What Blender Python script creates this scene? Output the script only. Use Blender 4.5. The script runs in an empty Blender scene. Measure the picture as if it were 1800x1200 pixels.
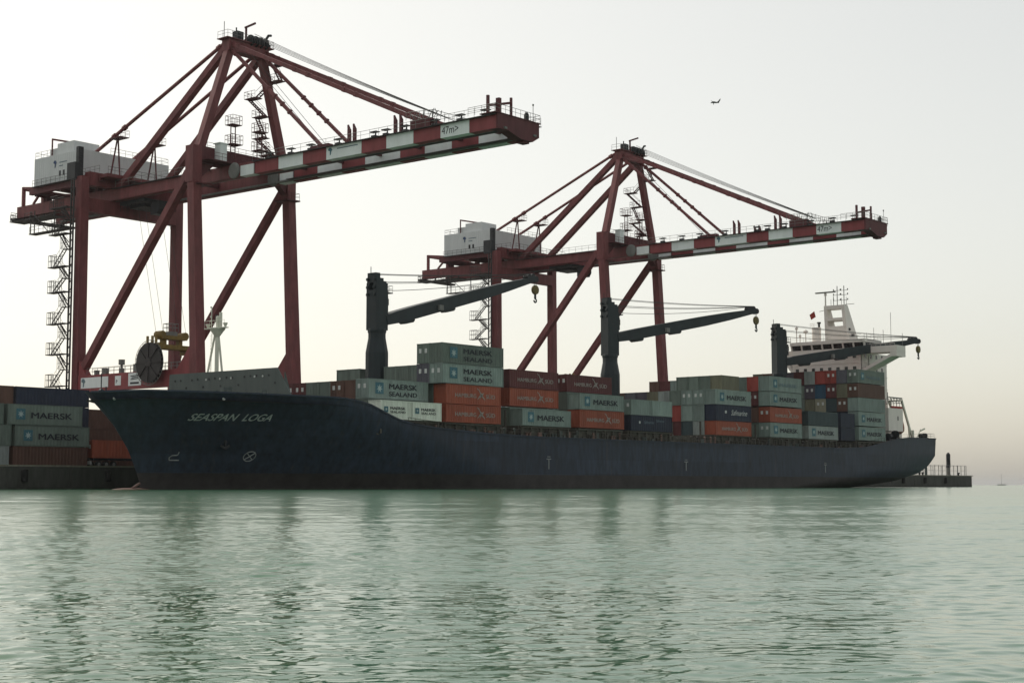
import bpy, math, random
from mathutils import Vector, Matrix
random.seed(7)
SC = bpy.context.scene
COL = SC.collection
R = math.radians

# ------------------------------------------------------------------ camera
TH = R(50.61)
PIT = math.atan((851.57 - 600) / 2733.35)
FW = Vector((math.sin(TH), math.cos(TH), 0))
RT = Vector((math.cos(TH), -math.sin(TH), 0))
UPV = Vector((0, 0, 1))
F3 = FW * math.cos(PIT) + UPV * math.sin(PIT)
U3 = -FW * math.sin(PIT) + UPV * math.cos(PIT)
cd = bpy.data.cameras.new('camera')
cd.sensor_width = 36
cd.lens = 2733.35 / 1800 * 36
cd.clip_end = 60000
cd.clip_start = 0.1
cam = bpy.data.objects.new('camera', cd)
COL.objects.link(cam)
m = Matrix((RT, U3, -F3)).transposed().to_4x4()
m.translation = Vector((0, 0, 0.6))
cam.matrix_world = m
SC.camera = cam

# ------------------------------------------------------------------ light
SUN_AZ = R(39.39 + 42)      # heading of the sun measured from +X, left of the view
SUN_EL = R(45)
w = bpy.data.worlds.new('World')
SC.world = w
w.use_nodes = True
nt = w.node_tree
nt.nodes.clear()
sky = nt.nodes.new('ShaderNodeTexSky')
sky.sky_type = 'NISHITA'
sky.sun_disc = False
sky.sun_elevation = SUN_EL
sky.sun_rotation = math.pi / 2 - SUN_AZ
sky.air_density = 1.0
sky.dust_density = 2.2
sky.ozone_density = 1.0
hs_ = nt.nodes.new('ShaderNodeHueSaturation')
hs_.inputs['Saturation'].default_value = 0.46
gm = nt.nodes.new('ShaderNodeGamma')
gm.inputs['Gamma'].default_value = 0.62
mx = nt.nodes.new('ShaderNodeMix')
mx.data_type = 'RGBA'
mx.blend_type = 'MULTIPLY'
mx.inputs[0].default_value = 1
mx.inputs[7].default_value = (1.0, 0.962, 0.868, 1)
bg = nt.nodes.new('ShaderNodeBackground')
bg.inputs['Strength'].default_value = 0.15
wo = nt.nodes.new('ShaderNodeOutputWorld')
nt.links.new(sky.outputs[0], hs_.inputs['Color'])
nt.links.new(hs_.outputs[0], gm.inputs[0])
nt.links.new(gm.outputs[0], mx.inputs[6])
nt.links.new(mx.outputs[2], bg.inputs[0])
nt.links.new(bg.outputs[0], wo.inputs[0])
sl = bpy.data.lights.new('sun', 'SUN')
sl.energy = 0.8
sl.angle = R(12)
sl.color = (1.0, 0.94, 0.84)
so = bpy.data.objects.new('sun', sl)
COL.objects.link(so)
sd = Vector((math.cos(SUN_AZ) * math.cos(SUN_EL), math.sin(SUN_AZ) * math.cos(SUN_EL), math.sin(SUN_EL)))
so.rotation_euler = sd.to_track_quat('Z', 'Y').to_euler()
so.location = sd * 300
SC.view_settings.view_transform = 'Standard'
SC.view_settings.look = 'None'
SC.view_settings.gamma = 1
SC.view_settings.exposure = 1.06
SC.view_settings.use_curve_mapping = False
SC.cycles.use_denoising = True

# ------------------------------------------------------------------ materials
MATS = {}


def paint(name, col, rough=0.55, var=0.25, scale=0.6, rust=0.0, metal=0.0, bump=0.0, streak=True, spec=0.3, rnd=0.0):
    if name in MATS:
        return MATS[name]
    mt = bpy.data.materials.new(name)
    mt.use_nodes = True
    t = mt.node_tree
    b = t.nodes['Principled BSDF']
    b.inputs['Roughness'].default_value = rough
    b.inputs['Metallic'].default_value = metal
    b.inputs['Specular IOR Level'].default_value = spec
    tc = t.nodes.new('ShaderNodeTexCoord')
    oi = t.nodes.new('ShaderNodeObjectInfo')
    va = t.nodes.new('ShaderNodeVectorMath')
    va.operation = 'MULTIPLY_ADD'
    va.inputs[1].default_value = (1, 1, 1)
    t.links.new(tc.outputs['Object'], va.inputs[0])
    sc_ = t.nodes.new('ShaderNodeVectorMath')
    sc_.operation = 'SCALE'
    sc_.inputs[3].default_value = 90
    cb = t.nodes.new('ShaderNodeCombineXYZ')
    for i in range(3):
        t.links.new(oi.outputs['Random'], cb.inputs[i])
    t.links.new(cb.outputs[0], sc_.inputs[0])
    t.links.new(sc_.outputs[0], va.inputs[2])
    mp = t.nodes.new('ShaderNodeMapping')
    mp.inputs['Scale'].default_value = (scale, scale, scale * (0.25 if streak else 1))
    t.links.new(va.outputs[0], mp.inputs[0])
    n = t.nodes.new('ShaderNodeTexNoise')
    n.inputs['Scale'].default_value = 1.6
    n.inputs['Detail'].default_value = 9
    n.inputs['Roughness'].default_value = 0.68
    t.links.new(mp.outputs[0], n.inputs['Vector'])
    rp = t.nodes.new('ShaderNodeValToRGB')
    rp.color_ramp.elements[0].position = 0.3
    rp.color_ramp.elements[1].position = 0.72
    lo = [max(c * (1 - var), 0) for c in col]
    hi = [min(c * (1 + var), 1) for c in col]
    rp.color_ramp.elements[0].color = (*lo, 1)
    rp.color_ramp.elements[1].color = (*hi, 1)
    t.links.new(n.outputs['Fac'], rp.inputs[0])
    out = rp.outputs[0]
    if rust > 0:
        n2 = t.nodes.new('ShaderNodeTexNoise')
        n2.inputs['Scale'].default_value = 2.7
        n2.inputs['Detail'].default_value = 10
        n2.inputs['Roughness'].default_value = 0.75
        t.links.new(mp.outputs[0], n2.inputs['Vector'])
        r2 = t.nodes.new('ShaderNodeValToRGB')
        r2.color_ramp.elements[0].position = 0.66 - rust * 0.2
        r2.color_ramp.elements[1].position = 0.80 - rust * 0.15
        t.links.new(n2.outputs['Fac'], r2.inputs[0])
        mm = t.nodes.new('ShaderNodeMix')
        mm.data_type = 'RGBA'
        t.links.new(r2.outputs[0], mm.inputs[0])
        t.links.new(out, mm.inputs[6])
        mm.inputs[7].default_value = (0.085, 0.045, 0.028, 1)
        out = mm.outputs[2]
    if rnd > 0:
        mr = t.nodes.new('ShaderNodeMapRange')
        mr.inputs[3].default_value = 1 - rnd
        mr.inputs[4].default_value = 1 + rnd
        t.links.new(oi.outputs['Random'], mr.inputs[0])
        hv = t.nodes.new('ShaderNodeHueSaturation')
        t.links.new(mr.outputs[0], hv.inputs['Value'])
        t.links.new(out, hv.inputs['Color'])
        out = hv.outputs[0]
    t.links.new(out, b.inputs['Base Color'])
    if bump > 0:
        bp = t.nodes.new('ShaderNodeBump')
        bp.inputs['Strength'].default_value = bump
        bp.inputs['Distance'].default_value = 0.05
        t.links.new(n.outputs['Fac'], bp.inputs['Height'])
        t.links.new(bp.outputs[0], b.inputs['Normal'])
    MATS[name] = mt
    return mt


M = dict(
    red=paint('crane_red', (0.172, 0.047, 0.049), 0.6, 0.34, 0.6, 0.22),
    reddk=paint('crane_red_dark', (0.110, 0.030, 0.034), 0.65, 0.3, 0.6, 0.15),
    redp=paint('boom_red', (0.245, 0.052, 0.056), 0.6, 0.22, 0.4, 0.05),
    whitep=paint('boom_white', (0.76, 0.80, 0.79), 0.6, 0.10, 0.4, 0.05),
    house=paint('house_white', (0.60, 0.62, 0.62), 0.6, 0.07, 0.3, 0.03),
    grate=paint('grating', (0.05, 0.045, 0.045), 0.7, 0.3, 1.0, 0.2),
    galv=paint('galvanised', (0.19, 0.19, 0.18), 0.6, 0.25, 1.0, 0.1),
    cable=paint('wire_rope', (0.06, 0.06, 0.06), 0.7, 0.2, 1.0),
    yellow=paint('spreader_yellow', (0.22, 0.145, 0.032), 0.55, 0.3, 1.0, 0.2),
    hooky=paint('hook_yellow', (0.15, 0.115, 0.035), 0.6, 0.3, 1.0, 0.2),
    dark=paint('dark_steel', (0.022, 0.024, 0.028), 0.55, 0.35, 0.8, 0.06),
    navyhull=paint('hull_navy', (0.025, 0.036, 0.057), 0.55, 0.42, 0.7, 0.06, streak=True, bump=0.25),
    boot=paint('boot_topping', (0.038, 0.033, 0.033), 0.65, 0.35, 0.25, 0.1, streak=False),
    bulb=paint('antifouling', (0.20, 0.12, 0.10), 0.5, 0.25, 0.6),
    deck=paint('deck_paint', (0.055, 0.05, 0.042), 0.75, 0.35, 0.8, 0.25),
    coam=paint('coaming', (0.085, 0.080, 0.066), 0.7, 0.4, 1.0, 0.3, streak=False),
    grnplate=paint('breakwater_grey', (0.085, 0.105, 0.098), 0.6, 0.2, 0.4, 0.08),
    crn=paint('deck_crane_grey', (0.017, 0.027, 0.031), 0.5, 0.25, 0.4, 0.04),
    mast=paint('mast_cream', (0.66, 0.66, 0.56), 0.55, 0.15, 0.8, 0.06),
    acc=paint('accommodation_white', (0.74, 0.69, 0.64), 0.5, 0.07, 0.4, 0.03),
    glass=paint('window_dark', (0.012, 0.014, 0.016), 0.15, 0.1, 1.0, spec=0.5),
    orange=paint('lifeboat_orange', (0.30, 0.07, 0.025), 0.45, 0.15, 1.0),
    conc=paint('quay_concrete', (0.060, 0.060, 0.054), 0.85, 0.35, 0.5, 0.12, bump=0.5),
    conct=paint('quay_top', (0.14, 0.135, 0.12), 0.9, 0.25, 0.4, 0.05),
    kerb=paint('quay_kerb', (0.20, 0.19, 0.15), 0.8, 0.3, 1.0, 0.1),
    rubber=paint('rubber', (0.012, 0.012, 0.012), 0.85, 0.3, 2.0),
    white=paint('white_marking', (0.55, 0.57, 0.55), 0.6, 0.2, 1.5, 0.08),
    ink=paint('lettering_dark', (0.022, 0.026, 0.034), 0.6, 0.2, 1.5),
    inkpale=paint('lettering_faded', (0.13, 0.19, 0.22), 0.6, 0.2, 1.5),
    logow=paint('lettering_white', (0.33, 0.30, 0.27), 0.6, 0.3, 2.0, 0.1),
    markg=paint('mark_grey', (0.24, 0.25, 0.25), 0.6, 0.25, 1.5, 0.15),
    nameg=paint('name_grey', (0.40, 0.42, 0.41), 0.6, 0.25, 1.5, 0.1),
    blue=paint('emblem_blue', (0.060, 0.155, 0.190), 0.6, 0.2, 1.0),
    blued=paint('emblem_dark_blue', (0.03, 0.065, 0.15), 0.6, 0.2, 1.0),
    star=paint('emblem_star', (0.36, 0.45, 0.44), 0.6, 0.1, 1.0),
    bird=paint('feather', (0.07, 0.075, 0.07), 0.8, 0.2, 3.0),
    flag=paint('flag_red', (0.35, 0.05, 0.04), 0.8, 0.1, 3.0),
    sail=paint('sail_white', (0.5, 0.5, 0.5), 0.8, 0.1, 1.0),
)
CC = dict(
    mg=(0.205, 0.262, 0.238), gg=(0.132, 0.168, 0.144), lg=(0.26, 0.295, 0.28), wh=(0.62, 0.67, 0.58), hs=(0.300, 0.076, 0.042),
    rd=(0.285, 0.050, 0.038), dr=(0.105, 0.030, 0.030), br=(0.105, 0.055, 0.040), nv=(0.017, 0.025, 0.046), tl=(0.042, 0.066, 0.072),
    bl=(0.030, 0.085, 0.140), ol=(0.155, 0.150, 0.100), be=(0.27, 0.26, 0.19), vi=(0.10, 0.10, 0.12), pk=(0.085, 0.075, 0.095))
CN = dict(mg='pale grey', gg='grey green', lg='light grey', wh='white', hs='brick red', rd='bright red', dr='dark red', br='rust brown', nv='navy',
          tl='dark teal', bl='blue', ol='olive', be='beige', vi='violet grey', pk='purplish grey')
for k, c in CC.items():
    M['c_' + k] = paint('container_' + CN[k].replace(' ', '_'), c, 0.6, 0.26, 0.55, 0.14, rnd=0.16)

# ------------------------------------------------------------------ mesh helpers
ORI = {}


class MB:
    def __init__(s):
        s.v = []
        s.f = []
        s.m = []

    def add(s, vs, fs, mi=0):
        o = len(s.v)
        s.v += [tuple(v) for v in vs]
        s.f += [tuple(i + o for i in f) for f in fs]
        s.m += [mi] * len(fs)
        return s

    def box(s, x0, x1, y0, y1, z0, z1, mi=0):
        return s.add([(x0, y0, z0), (x1, y0, z0), (x1, y1, z0), (x0, y1, z0), (x0, y0, z1), (x1, y0, z1), (x1, y1, z1), (x0, y1, z1)],
                     [(0, 3, 2, 1), (4, 5, 6, 7), (0, 1, 5, 4), (1, 2, 6, 5), (2, 3, 7, 6), (3, 0, 4, 7)], mi)

    def beam(s, p, q, w, h, w1=None, h1=None, up=(0, 0, 1), mi=0):
        p = Vector(p)
        q = Vector(q)
        d = (q - p).normalized()
        u = Vector(up)
        if abs(d.dot(u)) > 0.95:
            u = Vector((1, 0, 0))
        a = d.cross(u).normalized()
        b = a.cross(d).normalized()
        w1 = w if w1 is None else w1
        h1 = h if h1 is None else h1
        vs = []
        for (c, ww, hh) in ((p, w, h), (q, w1, h1)):
            for (i, j) in ((-1, -1), (1, -1), (1, 1), (-1, 1)):
                vs.append(c + a * (i * ww / 2) + b * (j * hh / 2))
        return s.add(vs, [(0, 1, 2, 3), (7, 6, 5, 4), (0, 4, 5, 1), (1, 5, 6, 2), (2, 6, 7, 3), (3, 7, 4, 0)], mi)

    def tube(s, p, q, r, n=8, r1=None, mi=0):
        p = Vector(p)
        q = Vector(q)
        d = (q - p).normalized()
        u = Vector((0, 0, 1)) if abs(d.z) < 0.95 else Vector((1, 0, 0))
        a = d.cross(u).normalized()
        b = a.cross(d)
        r1 = r if r1 is None else r1
        vs = []
        for c, rr in ((p, r), (q, r1)):
            for i in range(n):
                t = 2 * math.pi * i / n
                vs.append(c + a * (rr * math.cos(t)) + b * (rr * math.sin(t)))
        fs = [(i, (i + 1) % n, n + (i + 1) % n, n + i) for i in range(n)]
        fs += [tuple(range(n - 1, -1, -1)), tuple(range(n, 2 * n))]
        return s.add(vs, fs, mi)

    def path(s, pts, r, n=5, mi=0):
        for a, b in zip(pts, pts[1:]):
            s.tube(a, b, r, n, mi=mi)
        return s

    def lathe(s, c, prof, n=16, axis='z', mi=0):
        vs = []
        for (r, h) in prof:
            for i in range(n):
                t = 2 * math.pi * i / n
                a, b = r * math.cos(t), r * math.sin(t)
                vs.append({'z': (c[0] + a, c[1] + b, c[2] + h), 'y': (c[0] + a, c[1] + h, c[2] + b), 'x': (c[0] + h, c[1] + a, c[2] + b)}[axis])
        fs = []
        for k in range(len(prof) - 1):
            for i in range(n):
                fs.append((k * n + i, k * n + (i + 1) % n, (k + 1) * n + (i + 1) % n, (k + 1) * n + i))
        fs.append(tuple(range(n - 1, -1, -1)))
        fs.append(tuple(range((len(prof) - 1) * n, len(prof) * n)))
        return s.add(vs, fs, mi)

    def prism(s, pts, d, mi=0):
        n = len(pts)
        d = Vector(d)
        vs = [Vector(p) for p in pts] + [Vector(p) + d for p in pts]
        fs = [tuple(range(n - 1, -1, -1)), tuple(range(n, 2 * n))] + [(i, (i + 1) % n, n + (i + 1) % n, n + i) for i in range(n)]
        return s.add(vs, fs, mi)

    def rail(s, pts, h=1.1, step=1.6, r=0.035, mid=True):
        for p, q in zip(pts, pts[1:]):
            p = Vector(p)
            q = Vector(q)
            L = (q - p).length
            n = max(1, int(round(L / step)))
            for i in range(n + 1):
                b = p.lerp(q, i / n)
                s.tube(b, b + Vector((0, 0, h)), r, 4)
            s.tube(p + Vector((0, 0, h)), q + Vector((0, 0, h)), r, 4)
            if mid:
                s.tube(p + Vector((0, 0, h * .52)), q + Vector((0, 0, h * .52)), r * .8, 4)
        return s

    def mesh(s, name, off=(0, 0, 0)):
        me = bpy.data.meshes.new(name)
        me.from_pydata([(v[0] - off[0], v[1] - off[1], v[2] - off[2]) for v in s.v], [], s.f)
        if any(s.m):
            me.polygons.foreach_set('material_index', s.m)
        me.update()
        return me

    def build(s, name, mats, parent=None, smooth=False, fixn=True):
        off = ORI.get(parent.name, (0, 0, 0)) if parent else (0, 0, 0)
        me = s.mesh(name, off)
        if not isinstance(mats, (list, tuple)):
            mats = [mats]
        for mt in mats:
            me.materials.append(mt)
        if smooth:
            me.polygons.foreach_set('use_smooth', [True] * len(me.polygons))
        o = bpy.data.objects.new(name, me)
        COL.objects.link(o)
        if parent:
            o.parent = parent
            ORI[o.name] = off
        return o


def link(name, me, parent, loc=(0, 0, 0), rot=(0, 0, 0), mat=None, scale=None):
    o = bpy.data.objects.new(name, me)
    COL.objects.link(o)
    o.parent = parent
    o.location = loc
    o.rotation_euler = rot
    if scale:
        o.scale = scale
    if mat:
        o.material_slots[0].link = 'OBJECT'
        o.material_slots[0].material = mat
    return o


def thing(name, loc, label, cat, group=None):
    o = bpy.data.objects.new(name, None)
    COL.objects.link(o)
    o.location = loc
    o['label'] = label
    o['category'] = cat
    if group:
        o['group'] = group
    ORI[o.name] = tuple(loc)
    return o


def tag(o, label, cat, group=None):
    o['label'] = label
    o['category'] = cat
    if group:
        o['group'] = group
    return o


def copy_tree(o, parent=None, skip=()):
    c = o.copy()
    COL.objects.link(c)
    c.parent = parent
    for ch in list(o.children):
        copy_tree(ch, c)
    return c


TXT = {}


def text_mesh(s, size, shear=0.0, bold=0.0, sx=1.0):
    k = (s, size, shear, bold, sx)
    if k in TXT:
        return TXT[k]
    c = bpy.data.curves.new('lettering', 'FONT')
    c.body = s
    c.size = size
    c.shear = shear
    c.extrude = 0.004
    o = bpy.data.objects.new('lettering_tmp', c)
    COL.objects.link(o)
    bpy.context.view_layer.update()
    dg = bpy.context.evaluated_depsgraph_get()
    me = bpy.data.meshes.new_from_object(o.evaluated_get(dg))
    bpy.data.objects.remove(o)
    bpy.data.curves.remove(c)
    me.name = 'lettering'
    x0 = min(v.co.x for v in me.vertices)
    for v in me.vertices:
        v.co.x = (v.co.x - x0) * sx
    if bold > 0:
        n = len(me.vertices)
        vs = [v.co.copy() for v in me.vertices]
        ps = [tuple(p.vertices) for p in me.polygons]
        V, P_ = [], []
        for j, (dx, dy) in enumerate(((-bold, 0), (bold, 0), (0, bold * .7), (0, -bold * .7))):
            V += [(v.x + dx, v.y + dy, v.z + .0015 * j) for v in vs]
            P_ += [tuple(i + n * j for i in p) for p in ps]
        me = bpy.data.meshes.new('lettering')
        me.from_pydata(V, [], P_)
        me.update()
    me.materials.clear()
    me.materials.append(M['ink'])
    TXT[k] = me
    return me


def twidth(me):
    return max(v.co.x for v in me.vertices)


# ------------------------------------------------------------------ water
def make_water():
    import numpy as np
    mt = bpy.data.materials.new('harbour_water')
    mt.use_nodes = True
    t = mt.node_tree
    b = t.nodes['Principled BSDF']
    b.inputs['Base Color'].default_value = (0.046, 0.145, 0.076, 1)
    b.inputs['IOR'].default_value = 1.333
    # roughness stands for the ripples too fine for the relief (per vertex on the relief, one value beyond it)
    at = t.nodes.new('ShaderNodeAttribute')
    at.attribute_name = 'fine_ripple'
    ad = t.nodes.new('ShaderNodeMath')
    ad.operation = 'SUBTRACT'
    ad.inputs[0].default_value = 0.15
    t.links.new(at.outputs['Fac'], ad.inputs[1])
    t.links.new(ad.outputs[0], b.inputs['Roughness'])
    g = t.nodes.new('ShaderNodeNewGeometry')
    mp = t.nodes.new('ShaderNodeMapping')
    mp.inputs['Rotation'].default_value = (0, 0, -R(39.39 - 90) + R(8))
    t.links.new(g.outputs['Position'], mp.inputs[0])

    def noise(scale, sx, sy, det, rough, dist=0.0):
        m2 = t.nodes.new('ShaderNodeMapping')
        m2.inputs['Scale'].default_value = (scale * sx, scale * sy, scale)
        t.links.new(mp.outputs[0], m2.inputs[0])
        n = t.nodes.new('ShaderNodeTexNoise')
        n.inputs['Scale'].default_value = 1
        n.inputs['Detail'].default_value = det
        n.inputs['Roughness'].default_value = rough
        n.inputs['Distortion'].default_value = dist
        t.links.new(m2.outputs[0], n.inputs['Vector'])
        return n.outputs['Fac']

    def mul(a, k):
        q = t.nodes.new('ShaderNodeMath')
        q.operation = 'MULTIPLY'
        t.links.new(a, q.inputs[0])
        if isinstance(k, float):
            q.inputs[1].default_value = k
        else:
            t.links.new(k, q.inputs[1])
        return q.outputs[0]

    def add(a, c):
        q = t.nodes.new('ShaderNodeMath')
        q.operation = 'ADD'
        t.links.new(a, q.inputs[0])
        t.links.new(c, q.inputs[1])
        return q.outputs[0]
    h = add(mul(noise(1.1, 0.6, 1.0, 2, 0.5), WB1), mul(noise(9.0, 0.6, 1.0, 3, 0.6, 0.3), WB2))
    bp = t.nodes.new('ShaderNodeBump')
    bp.inputs['Strength'].default_value = 1.0
    bp.inputs['Distance'].default_value = 1.0
    t.links.new(h, bp.inputs['Height'])
    t.links.new(bp.outputs[0], b.inputs['Normal'])
    o = MB().add([(-15000, -15000, -.02), (30000, -15000, -.02), (30000, 30000, -.02), (-15000, 30000, -.02)], [(0, 1, 2, 3)]).build('water', mt)
    o['kind'] = 'structure'
    # wind ripples as real relief on the harbour basin between the shore and the ship
    rng = np.random.default_rng(5)
    D0, D1 = 3.4, 105.0
    step = WSTEP
    nd = int(math.log(D1 / D0) / step)
    d = D0 * np.exp(np.arange(nd + 1) * step)
    nl = 540
    lat = np.linspace(-.46, .46, nl)
    dd, ll = np.meshgrid(d, lat, indexing='ij')
    ll = ll * dd + np.sign(ll) * 0
    X = dd * FW.x + ll * RT.x
    Y = dd * FW.y + ll * RT.y
    cell = dd * step
    H = np.zeros_like(X)
    V = np.zeros_like(X)
    N = 64
    lam = np.exp(np.linspace(math.log(.07), math.log(3.2), N))
    for i in range(N):
        L = lam[i] * rng.uniform(.9, 1.1)
        k = 2 * math.pi / L
        an = R(39.39 + 180 + 22) + rng.normal(0, .62)
        ph = rng.uniform(0, 6.28)
        amp = WSL * math.sqrt(2 / N) / k * (1.45 if L < .3 else .36)
        att = np.clip((L / cell - 2.4) / 2.2, 0, 1)
        warp = .6 * np.sin(.9 * k * .13 * (X * math.cos(an + 1.3) + Y * math.sin(an + 1.3)) + ph * 2)
        V += (1 - att * att) * (amp * k) ** 2 / 2
        H += att * amp * np.sin(k * (X * math.cos(an) + Y * math.sin(an)) + ph + warp)
    G = np.zeros_like(X)
    for i in range(9):
        L = rng.uniform(3, 30)
        an = R(39.39) + rng.normal(0, .45)
        G += np.sin(2 * math.pi / L * (X * math.cos(an) + Y * math.sin(an)) + rng.uniform(0, 6.28))
    gust = np.clip(.78 + .11 * G, .35, 1.25)
    fade = np.clip((D1 - dd) / 25, 0, 1) * np.clip((.46 - np.abs(ll / dd)) / .03, 0, 1)
    H = H * gust * fade
    V = np.maximum(V, .0001) * gust ** 2
    rough = .75 * np.sqrt(np.sqrt(2 * V)) * fade + .15 * (1 - fade)
    rough = np.clip(rough, .04, .15)
    n0, n1 = X.shape
    co = np.empty((n0 * n1, 3), np.float32)
    co[:, 0] = X.ravel()
    co[:, 1] = Y.ravel()
    co[:, 2] = H.ravel()
    ii = np.arange(n0 * n1).reshape(n0, n1)
    q = np.stack([ii[:-1, :-1], ii[:-1, 1:], ii[1:, 1:], ii[1:, :-1]], -1).reshape(-1, 4)
    me = bpy.data.meshes.new('ripples')
    me.vertices.add(len(co))
    me.vertices.foreach_set('co', co.ravel())
    me.loops.add(q.size)
    me.loops.foreach_set('vertex_index', q.ravel().astype(np.int32))
    me.polygons.add(len(q))
    me.polygons.foreach_set('loop_start', np.arange(0, q.size, 4, dtype=np.int32))
    me.polygons.foreach_set('use_smooth', np.ones(len(q), bool))
    me.update(calc_edges=True)
    fa = me.attributes.new('fine_ripple', 'FLOAT', 'POINT')
    fa.data.foreach_set('value', (.15 - rough).astype(np.float32).ravel())
    me.materials.append(mt)
    r = bpy.data.objects.new('rippled_water', me)
    COL.objects.link(r)
    r.parent = o
    r['kind'] = 'structure'


WB1, WB2, WSL, WSTEP = .004, .0016, .115, .0019
make_water()

# ------------------------------------------------------------------ quay
QY = 181.5
quay = MB()
quay.box(-120, 428, QY, 520, -2, 3.0)
qo = quay.build('quay', M['conc'])
qo['kind'] = 'structure'
qt = MB().box(-119.9, 427.9, QY + .6, 519.9, 3.004, 3.02).build('paved_top', M['conct'], qo)
# kerb segments along the edge
for i in range(55):
    x = -118 + i * 9.95
    MB().box(x, x + 9.85, QY + .02, QY + .5, 3.022, 3.24).build('kerb_stone', M['kerb'], qo)
# concrete panels of the wall face and rubber fenders
for i in range(28):
    x = 60 + i * 13.2
    if x + 13 > 427:
        break
    MB().box(x, x + 12.95, QY - .12, QY - .003, 0.35 + random.uniform(-.1, .1), 2.78 + random.uniform(-.06, .06)).build('wall_panel', M['conc'], qo)
for i in range(27):
    x = 66 + i * 13.2
    f = MB()
    f.lathe((x, QY - .5, 1.0), [(0.35, 0), (0.42, .1), (0.42, 1.5), (0.35, 1.6)], 10)
    f.build('fender', M['rubber'], qo)

# ------------------------------------------------------------------ container ship
YC, HB = 164.5, 16.3


def lerp(x, pts):
    if x <= pts[0][0]:
        return pts[0][1]
    for (a, b), (c, d) in zip(pts, pts[1:]):
        if x <= c:
            return b + (d - b) * (x - a) / (c - a)
    return pts[-1][1]


XS = [(-1.5, 125.3), (.5, 124.9), (2.17, 124.3), (5.06, 122.9), (8.27, 120.6), (10.7, 118.4), (12.1, 117.1), (12.6, 116.8)]
XE = [(-1.5, 296), (0, 303), (1.4, 318), (3.3, 327.5), (5, 331), (7.1, 333), (11, 333.2)]
BT = [(-1.5, 5), (0, 9), (1.4, 12), (3.3, 13.6), (7, 14.8), (11, 15)]
ZT = [(116, 12.15), (121, 12.35), (129, 12.2), (137, 12.1), (145, 12.07), (148, 11.75), (150, 11.3), (152.3, 10.2), (154.2, 9.45), (157, 8.95),
      (162, 8.55), (172, 8.1), (186, 7.85), (228, 7.85), (285, 7.9), (296, 8.3), (306.5, 9.7), (312, 10.4), (317.6, 10.8), (334, 10.95)]


def hb(x, z):
    s = lerp(z, XS)
    k = min(max(z / 12, 0), 1)
    L = 62 - 32 * k
    p = 1 - .3 * k
    t = min(max((x - s) / L, 0), 1)
    b = HB * (1 - (1 - t) ** 2) ** p
    e = lerp(z, XE)
    xa = e - 40
    if x > xa:
        b = min(b, HB - (HB - lerp(z, BT)) * min((x - xa) / 40, 1) ** 2)
    return b


def side(x, z, out=0.03):
    return (x, YC - hb(x, z) - out, z)


ship = thing('container_ship', (225, YC, 0), 'long dark navy container ship moored along the quay with rusty waterline', 'ship')


def make_hull():
    us = []
    n = 150
    for i in range(n + 1):
        u = i / n
        us.append(u)
    us = sorted(set([0, .0006, .0018, .0035, .006, .009, .0125, .0165] + [0.0205 + (1 - .0205) * (i / n) for i in range(n + 1)]))
    low = [-1.5, -.6, 0, .4, .9, 1.5, 2.12]
    top = [j / 16 for j in range(1, 17)]
    nl = len(low) + len(top)
    rows = []
    for u in us:
        xn = 117.1 + (333.2 - 117.1) * u
        zt = lerp(xn, ZT)
        col = []
        for z in low + [2.12 + (zt - 2.12) * q for q in top]:
            a, e = lerp(z, XS), lerp(z, XE)
            x = a + (e - a) * u
            col.append((x, hb(x, z), z))
        rows.append(col)
    mb = MB()
    vs = []
    for sgn in (-1, 1):
        for col in rows:
            for (x, b, z) in col:
                vs.append((x, YC + sgn * b, z))
    fs, ms = [], []
    N = len(us) * nl
    for i in range(len(us) - 1):
        for j in range(nl - 1):
            a, b_, c, d = i * nl + j, (i + 1) * nl + j, (i + 1) * nl + j + 1, i * nl + j + 1
            mi = 1 if j < len(low) - 1 else 0
            fs.append((a, b_, c, d))
            ms.append(mi)
            fs.append((N + d, N + c, N + b_, N + a))
            ms.append(mi)
    i = len(us) - 1
    for j in range(nl - 1):
        a, d = i * nl + j, i * nl + j + 1
        fs.append((a, N + a, N + d, d))
        ms.append(1 if j < len(low) - 1 else 0)
    mb.v = vs
    mb.f = fs
    mb.m = ms
    hull = mb.build('hull', [M['navyhull'], M['boot']], ship, smooth=True)
    md = hull.modifiers.new('split', 'EDGE_SPLIT')
    md.split_angle = R(40)
    # deck, set down inside the bulwark forward
    dk = MB()
    vs = []
    for col in rows:
        x, b, z = col[-1]
        zz = z - (1.0 if x < 149 else 0.06)
        vs.append((x, YC - max(b - .12, 0), zz))
        vs.append((x, YC + max(b - .12, 0), zz))
    dk.add(vs, [(2 * i, 2 * i + 2, 2 * i + 3, 2 * i + 1) for i in range(len(rows) - 1)])
    dk.build('deck', M['deck'], ship)
    # rubbing strake along the bulwark top
    st = MB()
    pts = [(c[-1][0], YC - c[-1][1] - .04, c[-1][2]) for c in rows]
    for p, q in zip(pts, pts[1:]):
        if (Vector(p) - Vector(q)).length > 0.02:
            st.beam(p, q, .18, .22)
    st.build('gunwale', M['navyhull'], ship)


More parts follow.
